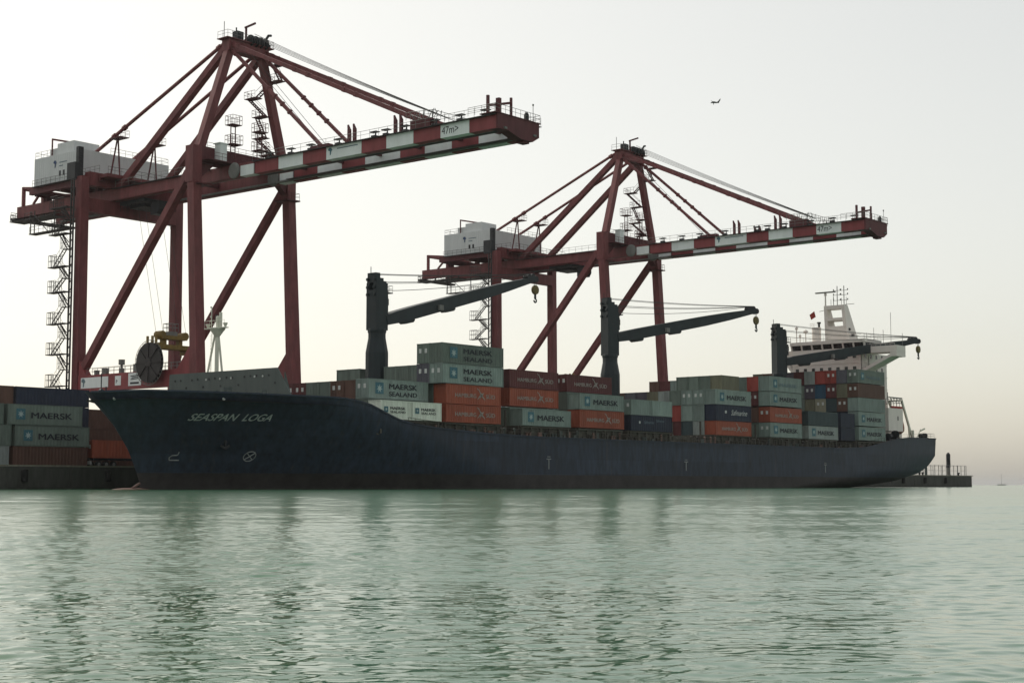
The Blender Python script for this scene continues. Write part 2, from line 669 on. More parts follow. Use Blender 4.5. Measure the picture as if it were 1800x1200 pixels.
def hull_seams():
    mt = M['navyhull']
    t = mt.node_tree
    bsdf = t.nodes['Principled BSDF']
    tc = [n for n in t.nodes if n.type == 'TEX_COORD'][0]
    sx = t.nodes.new('ShaderNodeSeparateXYZ')
    t.links.new(tc.outputs['Object'], sx.inputs[0])
    cx_ = t.nodes.new('ShaderNodeCombineXYZ')
    t.links.new(sx.outputs[0], cx_.inputs[0])
    t.links.new(sx.outputs[2], cx_.inputs[1])
    br = t.nodes.new('ShaderNodeTexBrick')
    br.inputs['Scale'].default_value = 1.0
    br.inputs['Brick Width'].default_value = 9.5
    br.inputs['Row Height'].default_value = 2.3
    br.inputs['Mortar Size'].default_value = 0.05
    br.inputs['Mortar Smooth'].default_value = 0.6
    br.inputs['Color1'].default_value = (.80, .80, .80, 1)
    br.inputs['Color2'].default_value = (1.18, 1.18, 1.18, 1)
    br.inputs['Mortar'].default_value = (.85, .85, .85, 1)
    t.links.new(cx_.outputs[0], br.inputs['Vector'])
    # runs of rust and scuff below the deck edge
    mp2 = t.nodes.new('ShaderNodeMapping')
    mp2.inputs['Scale'].default_value = (1.3, 1.3, .10)
    t.links.new(tc.outputs['Object'], mp2.inputs[0])
    nz = t.nodes.new('ShaderNodeTexNoise')
    nz.inputs['Scale'].default_value = 1.0
    nz.inputs['Detail'].default_value = 8
    nz.inputs['Roughness'].default_value = .7
    t.links.new(mp2.outputs[0], nz.inputs['Vector'])
    rr = t.nodes.new('ShaderNodeValToRGB')
    rr.color_ramp.elements[0].position = .56
    rr.color_ramp.elements[1].position = .76
    t.links.new(nz.outputs['Fac'], rr.inputs[0])
    base = bsdf.inputs['Base Color'].links[0].from_socket
    mu = t.nodes.new('ShaderNodeMix')
    mu.data_type = 'RGBA'
    mu.blend_type = 'MULTIPLY'
    mu.inputs[0].default_value = 1
    t.links.new(base, mu.inputs[6])
    t.links.new(br.outputs['Color'], mu.inputs[7])
    m2 = t.nodes.new('ShaderNodeMix')
    m2.data_type = 'RGBA'
    ml = t.nodes.new('ShaderNodeMath')
    ml.operation = 'MULTIPLY'
    ml.inputs[1].default_value = .55
    t.links.new(rr.outputs[0], ml.inputs[0])
    t.links.new(ml.outputs[0], m2.inputs[0])
    t.links.new(mu.outputs[2], m2.inputs[6])
    m2.inputs[7].default_value = (.075, .060, .052, 1)
    t.links.new(m2.outputs[2], bsdf.inputs['Base Color'])


make_hull()
hull_seams()


def on_hull(me, x0, z0, x1, z1, name, mat, bold=False):
    """flat lettering wrapped onto the flared side: x along the hull between two anchor points"""
    wd = max(v.co.x for v in me.vertices)
    m2 = me.copy()
    for v in m2.vertices:
        k = v.co.x / wd
        x = x0 + (x1 - x0) * k
        z = z0 + (z1 - z0) * k + v.co.y
        x += 0.0
        p = side(x, z, 0.035 + v.co.z)
        v.co = (p[0] - 225, p[1] - YC, p[2])
    m2.materials.clear()
    m2.materials.append(mat)
    o = bpy.data.objects.new(name, m2)
    COL.objects.link(o)
    o.parent = ship
    return o


on_hull(text_mesh('SEASPAN  LOGA', 1.22, 0.22, 0.022), 126.95, 8.74, 136.3, 8.82, 'ship_name', M['nameg'])


def mark(poly_list, name='hull_mark'):
    mb = MB()
    for (p, q, wdt) in poly_list:
        mb.beam(side(*p), side(*q), .05, wdt, up=(0, 0, 1) if abs(p[0] - q[0]) > abs(p[1] - q[1]) else (1, 0, 0))
    return mb.build(name, M['markg'], ship)


# bulb symbol, thruster symbol, tug marks
cx, cz = 127.8, 4.2
mark([((cx - .5, cz - .45), (cx + .55, cz - .45), .14), ((cx - .5, cz - .45), (cx - .6, cz - .1), .14), ((cx - .6, cz - .1), (cx - .35, cz + .15), .14),
      ((cx - .35, cz + .15), (cx + .2, cz + .2), .14), ((cx + .2, cz + .2), (cx + .25, cz + .6), .14)])
cx, cz = 136.3, 4.3
seg = []
for i in range(14):
    a, b = 2 * math.pi * i / 14, 2 * math.pi * (i + 1) / 14
    seg.append(((cx + .72 * math.cos(a), cz + .62 * math.sin(a)), (cx + .72 * math.cos(b), cz + .62 * math.sin(b)), .12))
for a in (.8, 2.35):
    seg.append(((cx + .7 * math.cos(a), cz + .6 * math.sin(a)), (cx - .7 * math.cos(a), cz - .6 * math.sin(a)), .12))
mark(seg)
for x in (189.4, 228.0, 278.3):
    mark([((x - .55, 4.55), (x + .55, 4.55), .16), ((x, 4.55), (x, 3.0), .22), ((x - .4, 4.9), (x + .4, 4.9), .1)], 'tug_mark')
# draught figures near the stem and anchor in its pocket
for i, z in enumerate((2.6, 3.3, 4.0)):
    pass
an = MB()
ax, az = 132.5, 5.9
p = Vector(side(ax, az, .25))
an.beam(p + Vector((0, 0, .7)), p + Vector((0, 0, -.5)), .26, .26)
an.beam(p + Vector((-.55, .2, -.25)), p + Vector((0, 0, -.6)), .22, .26)
an.beam(p + Vector((.55, -.2, -.25)), p + Vector((0, 0, -.6)), .22, .26)
an.build('anchor', M['dark'], ship)
MB().lathe((p.x, p.y + .12, p.z + .9), [(.45, 0), (.5, .1)], 12, 'y').build('hawse_pipe', M['dark'], ship)
# fairleads that show light
for (x, z) in ((118.9, 11.35), (129.1, 11.45)):
    q = Vector(side(x, z, .02))
    MB().lathe((q.x, q.y - .05, q.z), [(.2, 0), (.24, .1)], 10, 'y').build('fairlead', M['white'], ship)
# bulbous bow just breaking the surface
bb = MB()
vs, fs = [], []
nr, ns = 14, 12
for i in range(nr + 1):
    t = i / nr
    x = 118.4 + 7.5 * t
    r = 1.55 * math.sqrt(max(1 - (1 - min(t / .55, 1)) ** 2, 0)) + .0
    for j in range(ns):
        a = 2 * math.pi * j / ns
        vs.append((x, YC + r * .9 * math.cos(a), -1.36 + r * math.sin(a)))
for i in range(nr):
    for j in range(ns):
        fs.append((i * ns + j, i * ns + (j + 1) % ns, (i + 1) * ns + (j + 1) % ns, (i + 1) * ns + j))
bb.add(vs, fs)
bb.beam((123.6, YC, .1), (124.9, YC, .8), .18, .25)
bb.build('bulbous_bow', M['bulb'], ship, smooth=True)

# breakwater plate on the forecastle
bw = MB()
XB = 137.3
outl = [(150.3, 11.2), (153.9, 16.0), (176.2, 16.05), (176.6, 11.2)]
bw.prism([(XB + 1.2, y, z) for (y, z) in outl], (.22, 0, 0))
plate = bw.build('breakwater_plate', M['grnplate'], ship)
for i in range(18):
    hb_ = MB()
    y = 154.2 + i * 1.22
    z = 15.05 if i % 3 else 14.0
    if i in (3, 4, 8, 10, 13):
        z = 15.1
    hb_.lathe((XB + 1.2 - .06, y, z), [(.16, 0), (.16, .05)], 8, 'x')
    hb_.build('porthole_ring', M['dark'], plate)
for y in (156.6, 158.2, 163.0, 165.3, 168.2):
    hl = MB()
    hl.lathe((XB + 1.2 - .08, y, 15.0 - .01), [(.15, 0), (.15, .06)], 8, 'x')
    hl.build('porthole_light', M['white'], plate)
st = MB()
for i in range(9):
    y = 152.5 + i * 2.9
    x = XB + 1.2 + .22
    st.prism([(x, y, 11.2), (x, y, 15.4), (x + 1.6, y, 11.2)], (0, .15, 0))
st.build('bracket', M['grnplate'], plate)
for (x, y, zz, sx, sy, sz) in ((131.5, 156.2, 11.2, 1.6, 1.0, 2.0), (134.2, 161, 11.2, 1.5, 2.0, 1.9), (127, 168, 11.2, 2.4, 1.6, 1.6), (135.5, 153.4, 11.2, 1.1, .8, 1.7)):
    q = MB().box(x, x + sx, y, y + sy, zz, zz + sz * .6)
    q.box(x + .1, x + sx - .1, y + .1, y + sy - .1, zz + sz * .6, zz + sz)
    q.lathe((x + sx / 2, y - .2, zz + sz * .55), [(.45, 0), (.5, .1), (.5, sy + .3), (.45, sy + .4)], 10, 'y')
    q.build('winch', M['grnplate'], ship)
js = MB().tube((118.6, YC, 11.4), (118.6, YC, 14.6), .07, 6)
js.tube((118.9, YC - .6, 11.3), (118.9, YC - .6, 12.9), .09, 6)
js.lathe((118.6, YC, 11.6), [(.35, 0), (.35, .9), (.1, 1.1)], 8)
js.build('jackstaff', M['dark'], ship)

# foremast with platform and lights
fm = MB()
mx_, my_ = 139.6, 167.4
fm.tube((mx_, my_, 11.2), (mx_, my_, 22.2), .32, 12, .26)
fmo = fm.build('foremast', M['mast'], ship)
for (dx, dy) in ((-.9, 2.1), (.9, -.9)):
    MB().tube((mx_ + dx, my_ + dy, 11.2), (mx_ + dx * .12, my_ + dy * .12, 21.6), .15, 8).build('mast_leg', M['mast'], fmo)
q = MB().lathe((mx_, my_, 20.9), [(.3, 0), (.95, .9), (1.15, 1.15), (1.15, 1.25)], 12)
q.box(mx_ - .35, mx_ + .35, my_ - 2.0, my_ + 2.4, 22.1, 22.22)
q.build('mast_platform', M['mast'], fmo)
q = MB()
q.lathe((mx_, my_ - .25, 22.2), [(.38, 0), (.38, 1.5), (.28, 1.6)], 10)
q.lathe((mx_, my_ - .7, 22.2), [(.22, 0), (.22, 2.1)], 8)
q.build('mast_light', M['mast'], fmo)
q = MB().lathe((mx_, my_ + .1, 23.2), [(.2, 0), (.26, .25), (.22, .8)], 8)
q.build('horn', M['dark'], fmo)
q = MB()
q.tube((mx_, my_ + 1.25, 22.2), (mx_, my_ + 1.25, 25.2), .06, 5)
for z in (23.1, 23.7, 24.5, 25.0):
    q.lathe((mx_, my_ + 1.25 + .12, z), [(.13, 0), (.13, .26)], 6)
for yy in (-1.7, 1.95):
    q.lathe((mx_, my_ + yy, 22.2), [(.1, 0), (.32, .5), (.3, .62)], 8)
q.rail([(mx_ - .35, my_ - 1.9, 22.2), (mx_ - .35, my_ + 2.3, 22.2)], 1.0, 1.0, .025)
q.build('signal_light', M['mast'], fmo)
q = MB()
for zz in range(22):
    q.tube((mx_ - .75, my_ + .55, 11.6 + zz * .45), (mx_ - .45, my_ + .75, 11.6 + zz * .45), .03, 4)
q.tube((mx_ - .75, my_ + .55, 11.2), (mx_ - .6, my_ + .5, 21.4), .03, 4)
q.tube((mx_ - .45, my_ + .75, 11.2), (mx_ - .3, my_ + .7, 21.4), .03, 4)
q.build('mast_ladder', M['mast'], fmo)

# hatch coamings and the clutter along the side deck
BAYS = dict(A=(152.6, 164.9), B=(165.9, 178.1), C=(183.2, 195.4), D=(197.65, 209.85), E=(211.9, 224.1), F=(238.3, 250.5), G=(257.4, 269.6),
            H=(272.2, 284.4), I=(293.5, 305.7))
TZ = 9.55
for k, (x0, x1) in BAYS.items():
    MB().box(x0 - .2, x1 + .2, 149.02, 177.4, 7.4, TZ - .28).box(x0 - .35, x1 + .35, 148.98, 177.8, TZ - .27, TZ - .02).build('hatch_coaming', M['coam'], ship)
    for i in range(6):
        x = x0 + .3 + i * (x1 - x0 - .6) / 5
        q = MB().box(x - .16, x + .16, 148.7, 149.0, 7.6, TZ - .31)
        q.build('container_stanchion', M['coam'], ship)
    MB().box(x0, x1, 148.62, 148.97, TZ - .3, TZ - .03).build('stanchion_beam', M['coam'], ship)
rl = MB()
zr = [(x, lerp(x, ZT)) for x in [158 + i * 3 for i in range(50)]]
rl.rail([(x, YC - HB + .15, z) for x, z in zr], 1.05, 1.5, .03)
rl.build('side_railing', M['coam'], ship)
random.seed(3)
for i in range(110):
    x = 160 + i * 1.3 + random.uniform(-.4, .4)
    q = MB()
    k = random.random()
    y = 148.55 + random.uniform(0, .3)
    if k < .4:
        q.box(x, x + random.uniform(.3, .9), y, y + .25, 7.75, 7.75 + random.uniform(.4, 1.3))
    elif k < .7:
        q.lathe((x, y, 7.7), [(.16, 0), (.16, random.uniform(.6, 1.2)), (.24, random.uniform(1.2, 1.3)), (.05, 1.45)], 8)
    else:
        q.lathe((x, y, 7.7), [(.2, 0), (.2, .7), (.28, .72), (.28, .85)], 8)
        q.lathe((x + .7, y, 7.7), [(.2, 0), (.2, .7), (.28, .72), (.28, .85)], 8)
        q.box(x - .3, x + 1.0, y - .25, y + .25, 7.72, 7.8)
    q.build(('vent_box' if k < .4 else 'mushroom_vent' if k < .7 else 'mooring_bitts'), random.choice([M['coam'], M['deck'], M['grnplate'], M['boot'], M['bulb'], M['coam']]), ship)
for (x0, x1) in ((178.7, 182.6), (251.2, 256.6), (285.2, 292.6), (224.8, 237.4)):
    q = MB().box(x0, x1, 151.0, 178, 7.5, 9.0)
    for y in (151, 157, 163.9, 171, 177.5):
        for x in (x0 + .3, x1 - .3):
            q.beam((x, y, 9.0), (x, y, 11.9), .25, .25)
    q.build('deck_locker', M['coam'], ship)


# deck cranes
def deck_crane(x, y, ztop, zroot, slew, tip_z, L=36.2):
    z0 = 7.5
    zn = 20.3
    q = MB()
    q.lathe((x, y, z0), [(1.75, 0), (1.75, zn - z0 - .0), (1.35, zn - z0 + 2.2), (1.35, zn - z0 + 3.6)], 12)
    q.lathe((x, y, zn + 3.0), [(1.4, 0), (1.45, .15), (1.45, .5), (1.4, .6)], 12)
    ped = q.build('deck_crane', M['crn'], ship)
    c, s_ = math.cos(slew), -math.sin(slew)

    def W(a, b, z):
        return (x + a * c - b * s_, y + a * s_ + b * c, z)

    def hull8(a0, a1, b0, b1, z0, z1):
        mb = MB()
        mb.add([W(a0, b0, z0), W(a1, b0, z0), W(a1, b1, z0), W(a0, b1, z0), W(a0, b0, z1), W(a1, b0, z1), W(a1, b1, z1), W(a0, b1, z1)],
               [(0, 3, 2, 1), (4, 5, 6, 7), (0, 1, 5, 4), (1, 2, 6, 5), (2, 3, 7, 6), (3, 0, 4, 7)])
        return mb
    h = ztop
    t1 = hull8(-1.25, 1.25, -1.05, 1.05, zn + 3.4, h - 2.6)
    for (a0, a1, b0, b1, zz0, zz1) in ((-1.25, 1.2, -1.05, -.45, h - 2.6, h - 1.5), (-1.25, 1.2, .45, 1.05, h - 2.6, h - 1.5), (-1.2, .35, -1.0, 1.0, h - 1.5, h - .75),
                                       (-1.2, -.25, -.9, .9, h - .75, h), (.35, 1.15, -.8, .8, h - 1.5, h - 1.15)):
        k = hull8(a0, a1, b0, b1, zz0, zz1)
        t1.add(k.v, k.f)
    for zz in (h - 1.0, h - 2.2, h - 3.3):
        for sg in (-.7, .7):
            t1.tube(W(-1.5, sg, zz), W(-1.25, sg, zz), .25, 8)
    t1.tube(W(-1.35, 0, h - .3), W(-1.35, 0, h + .9), .06, 5)
    t1.tube(W(1.3, -.9, zn + 3.5), W(1.3, -.9, h - 2.7), .07, 5)
    t1.build('crane_tower', M['crn'], ped)
    cab = hull8(1.25, 2.5, .2, 1.5, zroot + 1.6, zroot + 3.9)
    cab.build('crane_cab', M['crn'], ped)
    cg = hull8(1.5, 2.54, .1, 1.54, zroot + 2.5, zroot + 3.5)
    cg.build('cab_window', M['glass'], ped)
    pf = hull8(1.25, 2.2, -1.1, 1.2, zroot + 4.15, zroot + 4.3)
    pf.rail([W(1.3, -1.1, zroot + 4.3), W(2.15, -1.1, zroot + 4.3), W(2.15, 1.2, zroot + 4.3)], 1.0, .8, .03)
    pf.build('crane_platform', M['crn'], ped)
    # jib: tapered box with stiffener bulges
    jb = MB()
    el = math.atan2(tip_z - zroot, L)

    def J(d, b, up):
        return W(1.0 + d * math.cos(el) - up * math.sin(el), b, zroot + d * math.sin(el) + up * math.cos(el))
    JL = L / math.cos(el) - 1.0
    prof = [(0, .75, .70), (2.2, .95, .85), (6.5, 1.0, .95), (22, .92, .95), (29, .75, .75), (JL - 1.2, .48, .45), (JL, .42, .38)]
    vs, fs = [], []
    for (d, up, dn) in prof:
        wd = 1.15 - .6 * d / JL
        vs += [J(d, -wd, -dn), J(d, wd, -dn), J(d, wd, up), J(d, -wd, up)]
    for i in range(len(prof) - 1):
        for j in range(4):
            fs.append((i * 4 + j, i * 4 + (j + 1) % 4, i * 4 + 4 + (j + 1) % 4, i * 4 + 4 + j))
    fs += [(3, 2, 1, 0), tuple(len(vs) - 4 + j for j in range(4))]
    jb.add(vs, fs)
    for (d0, d1) in ((3.6, 6.4), (13.0, 15.8)):
        jb.prism([J(d0, -.6, -.7), J(d0 + .7, -.6, -1.35), J(d1 - .4, -.6, -1.42), J(d1, -.6, -1.2), J(d1, -.6, -.7)], Vector(W(0, 1.2, 0)) - Vector(W(0, 0, 0)))
    jb.build('jib', M['crn'], ped)
    hd = MB()
    for dd, uu in ((JL - 1.6, .55), (JL - .6, .5), (JL + .15, -.05)):
        for sg in (-.42, 0, .42):
            p, q2 = Vector(J(dd, sg - .12, uu)), Vector(J(dd, sg + .12, uu))
            hd.tube(p, q2, .55, 12)
    hd.build('sheave', M['dark'], ped)
    lp = MB()
    q0 = J(12.0, -.95, -.2)
    lp.box(q0[0] - .5, q0[0] + .5, q0[1] - .35, q0[1] + .1, q0[2] - .5, q0[2] + .3)
    lp.build('jib_floodlight', M['galv'], ped)
    # hook block
    tp = Vector(J(JL + .25, 0, -.5))
    hk = MB()
    hk.lathe((tp.x, tp.y - .28, tp.z - 1.35), [(.3, 0), (.78, .05), (.82, .28), (.78, .5), (.3, .56)], 14, 'y')
    hk.build('hook_block', M['hooky'], ped)
    hk = MB()
    hk.tube(tp + Vector((-.25, 0, .3)), tp + Vector((-.25, 0, -1.0)), .05, 5)
    hk.tube(tp + Vector((.25, 0, .3)), tp + Vector((.25, 0, -1.0)), .05, 5)
    hk.tube(tp + Vector((0, 0, -2.0)), tp + Vector((0, 0, -2.9)), .2, 8)
    hk.path([tp + Vector(v) for v in ((0, 0, -2.8), (.32, 0, -3.05), (.3, 0, -3.35), (0, 0, -3.5), (-.3, 0, -3.3), (-.32, 0, -3.1))], .13, 6)
    hk.build('hook', M['crn'], ped)
    wr = MB()
    for i, (za, b, sag) in enumerate(((h - .1, -.5, .5), (h - .1, .5, .6), (h - 1.3, -.5, .9), (h - 1.4, .4, 1.0), (h - 2.6, 0, 1.4))):
        a0 = Vector(W(0.2, b, za))
        a1 = Vector(J(JL - .4, b * .6, 1.0))
        pts = []
        for k in range(9):
            t = k / 8
            pts.append(a0.lerp(a1, t) + Vector((0, 0, -sag * 4 * t * (1 - t) * .5)))
        wr.path(pts, .045, 4)
    wr.build('jib_wire', M['cable'], ped)


deck_crane(167.0, 163.4, 32.3, 25.2, R(2), 35.3)
deck_crane(226.8, 163.4, 34.1, 26.9, R(15), 34.3)
deck_crane(287.6, 163.4, 34.3, 26.2, R(26), 32.2)

# accommodation block
ac = MB()
ax0, ax1, ay0, ay1 = 308.2, 320.5, 155.0, 171.8
ac.box(ax0, ax1, ay0, ay1, 9.5, 29.3)
acc = ac.build('accommodation', M['acc'], ship)
for lv in range(7):
    z = 11.0 + lv * 2.75
    for i in range(8):
        y = 156.2 + i * 2.0
        MB().box(ax0 - .05, ax0 + .02, y, y + .75, z + .6, z + 1.5).build('window', M['glass'], acc)
    for i in range(4):
        x = ax0 + 1.8 + i * 2.6
        MB().box(x, x + .7, ay0 - .05, ay0 + .02, z + .6, z + 1.5).build('window', M['glass'], acc)
    MB().box(ax0 - .12, ax1 + .12, ay0 - .12, ay1 + .12, z - .5, z - .36).build('deck_edge', M['acc'], acc)
wh = MB()
y0, y1, x0, x1 = 153.7, 171.4, 307.4, 315.0
z0, z1 = 29.304, 32.1
# sill, posts and roof of the wheelhouse, windows slanted outward
wh.box(x0, x1, y0, y1, z0, z0 + .95)
wh.box(x0 - .5, x1, y0 - .3, y1 + .3, z1 - .75, z1)
for i in range(8):
    y = y0 + i * (y1 - y0) / 7
    wh.beam((x0 + .1, y, z0 + .9), (x0 - .3, y, z1 - .7), .34, .3, up=(1, 0, 0))
for i in range(4):
    x = x0 + .3 + i * (x1 - x0 - .6) / 3
    wh.box(x - .15, x + .15, y0, y0 + .2, z0 + .9, z1 - .7)
    wh.box(x - .15, x + .15, y1 - .2, y1, z0 + .9, z1 - .7)
wh.box(x0 + 1.8, x1, y0 + 1.0, y1 - 1, z0 + .9, z1 - .7)
wheel = wh.build('wheelhouse', M['acc'], ship)
for i in range(7):
    ya = y0 + i * (y1 - y0) / 7 + .18
    yb = y0 + (i + 1) * (y1 - y0) / 7 - .18
    MB().add([(x0 + .14, ya, z0 + .95), (x0 + .14, yb, z0 + .95), (x0 - .22, yb, z1 - .75), (x0 - .22, ya, z1 - .75)], [(0, 1, 2, 3)]).build('window_pane', M['glass'], wheel)
for i in range(3):
    xa = x0 + .45 + i * (x1 - x0 - .6) / 3
    MB().box(xa, xa + 1.9, y0 + .08, y0 + .1, z0 + .95, z1 - .75).build('window_pane', M['glass'], wheel)
# bridge wings with open brackets
for sg, ya, yb in ((-1, 153.69, 146.6), (1, 171.41, 174.8)):
    q = MB()
    q.box(308.0, 312.4, min(ya, yb), max(ya, yb), z0 - .35, z0 - .1)
    q.box(308.0, 308.12, min(ya, yb), max(ya, yb), z0 - .1, z0 + 1.05)
    q.box(312.28, 312.4, min(ya, yb), max(ya, yb), z0 - .1, z0 + 1.05)
    q.box(308.12, 312.28, yb - .06, yb + .06, z0 - .1, z0 + 1.05)
    q.box(308.02, 312.38, min(yb, yb - sg * 1.5), max(yb, yb - sg * 1.5), z0 - 1.3, z0 - .36)
    for xx in (308.3, 311.8):
        q.beam((xx, yb - sg * 1.0, z0 - .9), (xx, ya if sg > 0 else 155.0, z0 - 4.3), .5, .55)
        q.beam((xx, 155.2 if sg < 0 else ya, z0 - .6), (xx, 155.2 if sg < 0 else ya, z0 - 4.3), .4, .4)
    q.prism([(308.5, yb - sg * 1.2, z0 - 1.2), (308.5, 155.0 if sg < 0 else ya, z0 - 4.6), (308.5, 155.0 if sg < 0 else ya, z0 - 3.7), (308.5, yb - sg * 1.2, z0 - .5)], (3.1, 0, 0))
    q.build('bridge_wing', M['acc'], ship)
q = MB()
q.rail([(306.9, 153.5, z1), (306.9, 171.5, z1)], 1.0, 1.6, .03)
q.rail([(306.9, 153.5, z1), (314.9, 153.5, z1)], 1.0, 1.6, .03)
q.rail([(308.1, 147.0, z0 + 1.05), (308.1, 152.5, z0 + 1.05)], .4, 1.2, .03, False)
q.build('monkey_deck_railing', M['acc'], ship)
# radar mast with two see-through openings
q = MB()
MX, MY = 311.0, 162.4


def lay(z0, z1, ya0, ya1, yb0, yb1):
    d0 = 5.4 - (z0 - 32.1) * .46
    d1 = 5.4 - (z1 - 32.1) * .46
    q.add([(MX, ya0, z0), (MX + d0, ya0, z0), (MX + d0, ya1, z0), (MX, ya1, z0), (MX, yb0, z1), (MX + d1, yb0, z1), (MX + d1, yb1, z1), (MX, yb1, z1)],
          [(0, 3, 2, 1), (4, 5, 6, 7), (0, 1, 5, 4), (1, 2, 6, 5), (2, 3, 7, 6), (3, 0, 4, 7)])


def ye(z):
    return (159.5 + (z - 32.1) * .09, 165.0 + (z - 32.1) * .03)


for (za, zb, op) in ((32.1, 35.6, 0), (35.6, 36.9, 1), (36.9, 37.5, 0), (37.5, 39.4, 1), (39.4, 40.3, 0)):
    (a0, a1), (b0, b1) = ye(za), ye(zb)
    if op:
        lay(za, zb, a0, a0 + .75, b0, b0 + .75)
        lay(za, zb, a1 - .7, a1, b1 - .7, b1)
    else:
        lay(za, zb, a0, a1, b0, b1)
rm = q.build('radar_mast', M['acc'], ship)
q = MB()
for (dx, dy) in ((.9, -1.7), (.6, -.2)):
    q.tube((MX + dx, MY + dy, 40.1), (MX + dx, MY + dy, 44.6), .1, 6)
    for z in (41.4, 42.6, 43.6):
        q.tube((MX + dx, MY + dy - .9, z), (MX + dx, MY + dy + .9, z), .05, 5)
        q.lathe((MX + dx, MY + dy - .9, z), [(.12, 0), (.12, .35)], 6)
        q.lathe((MX + dx, MY + dy + .9, z), [(.12, 0), (.12, .35)], 6)
for (dx, dy, hh) in ((.3, .6, 2.4), (.3, 1.2, 1.6), (1.2, -2.1, 2.0), (.8, -1.1, 1.8), (1.0, .9, 2.2)):
    q.tube((MX + dx, MY + dy, 40.1), (MX + dx, MY + dy, 40.1 + hh), .05, 5)
q.tube((MX + .8, MY - 4.2, 40.4), (MX + .8, MY - 2.0, 40.4), .06, 5)
q.tube((MX + 1.2, MY + 2.0, 39.6), (MX + 1.2, MY + 4.6, 39.3), .06, 5)
q.build('antenna', M['galv'], rm)
q = MB()
q.tube((MX + .2, MY + 2.5, 39.4), (MX + .2, MY + 2.5, 43.0), .22, 8, .14)
q.lathe((MX + .2, MY + 2.5, 42.6), [(.3, 0), (.35, .3), (.2, .6)], 8)
q.build('radar_post', M['acc'], rm)
MB().box(MX - .15, MX + .55, MY + .1, MY + 4.9, 43.2, 43.45).build('radar_scanner', M['galv'], rm)
for (dx, dy, hh) in ((1.0, -1.4, 34.6), (2.0, -1.8, 33.4)):
    q = MB()
    q.box(MX + dx, MX + dx + .5, MY + dy - 1.5, MY + dy - .7, hh, hh + .5)
    q.build('searchlight', M['dark'], rm)
q = MB()
q.lathe((310.5, 166.9, 32.1), [(1.0, 0), (1.0, 3.2), (1.05, 3.25), (1.05, 3.4)], 12)
q.rail([(309.6, 166.0, 35.5), (309.6, 168.0, 35.5), (311.4, 168.0, 35.5)], .9, .9, .03)
q.build('vent_post', M['acc'], ship)
MB().lathe((310.4, 166.2, 35.5), [(.25, 0), (.28, .8), (.45, .9), (.45, 1.2)], 8).build('whistle', M['dark'], ship)
for (x, y, hh, rr) in ((308.5, 170.8, 3.0, .35), (308.6, 170.0, 1.2, .3), (309.2, 168.9, 2.2, .55), (309.8, 158.6, 1.2, .3)):
    q = MB().tube((x, y, 32.1), (x, y, 32.1 + hh), .12, 6)
    q.lathe((x, y, 32.0 + hh), [(.1, 0), (rr, .25), (rr, .55), (.1, .9)], 10)
    q.build('satellite_dome', M['acc'], ship)
q = MB()
for (x, y, hh) in ((313.0, 150.2, 6.2), (313.8, 152.4, 2.6), (314.0, 148.0, 1.6), (312.5, 154.0, 3.0), (314, 156.5, 2.2)):
    q.tube((x, y, 30.3), (x, y, 30.3 + hh + 1.5), .05, 5)
q.build('whip_antenna', M['galv'], ship)
# small red flag on its halyard
q = MB()
fx, fy = 310.0, 166.9
q.add([(fx, fy + .2, 39.2), (fx - .2, fy + 1.3, 38.4), (fx, fy + 1.0, 37.3), (fx + .1, fy - .1, 37.9)], [(0, 1, 2, 3)])
q.add([(fx + .03, fy + .2, 39.2), (fx - .17, fy + 1.3, 38.4), (fx + .03, fy + 1.0, 37.3), (fx + .13, fy - .1, 37.9)], [(3, 2, 1, 0)])
q.build('courtesy_flag', M['flag'], ship)
# after deck house, lifeboat on its davit, stern gear
q = MB()
q.box(312.2, 319.3, 150.8, 154.9, 12.2, 17.2)
q.box(320.55, 330, 156.2, 176, 10.6, 17.2)
q.build('after_house', M['acc'], ship)
MB().box(316.6, 316.9, 150.72, 150.8, 14.6, 15.5).build('porthole', M['dark'], ship)
q = MB()
q.rail([(312.2, 150.9, 17.2), (319.3, 150.9, 17.2), (319.3, 154.8, 17.2)], 2.4, 1.5, .06)
q.beam((312.2, 150.9, 19.6), (319.3, 150.9, 19.4), .12, .2)
q.beam((312.2, 150.9, 18.6), (312.2, 150.9, 20.6), .12, .12)
for i in range(5):
    q.tube((312.2 + i * 1.5, 150.9, 19.5), (313.1 + i * 1.5, 150.9, 18.5), .05, 5)
q.build('boat_deck_railing', M['galv'], ship)
MB().box(314.3, 319.2, 150.85, 151.3, 17.25, 17.7).build('life_raft', M['flag'], ship)
q = MB()
for yy in (151.4, 154.4):
    q.beam((320.0, yy, 19.2), (325.0, yy, 11.0), .35, .5)
    q.beam((323.2, yy, 14.2), (323.6, yy, 10.9), .25, .25)
q.beam((320.0, 151.4, 19.1), (320.0, 154.4, 19.1), .3, .3)
q.build('lifeboat_davit', M['mast'], ship)
lb = MB()
vs, fs = [], []
a, b = Vector((319.9, 152.9, 18.0)), Vector((323.2, 152.9, 12.2))
d = (b - a)
up = Vector((d.z, 0, -d.x)).normalized()
if up.z < 0:
    up = -up
for i in range(11):
    t = i / 10
    rr = 1.15 * math.sqrt(max(1 - (2 * t - 1) ** 4, 0)) + .02
    for j in range(12):
        g = 2 * math.pi * j / 12
        vs.append(a + d * t + Vector((0, 1, 0)) * (rr * 1.1 * math.cos(g)) + up * (rr * .95 * math.sin(g)) - up * .9)
for i in range(10):
    for j in range(12):
        fs.append((i * 12 + j, i * 12 + (j + 1) % 12, i * 12 + 12 + (j + 1) % 12, i * 12 + 12 + j))
lb.add(vs, fs)
lb.build('lifeboat', M['orange'], ship, smooth=True)
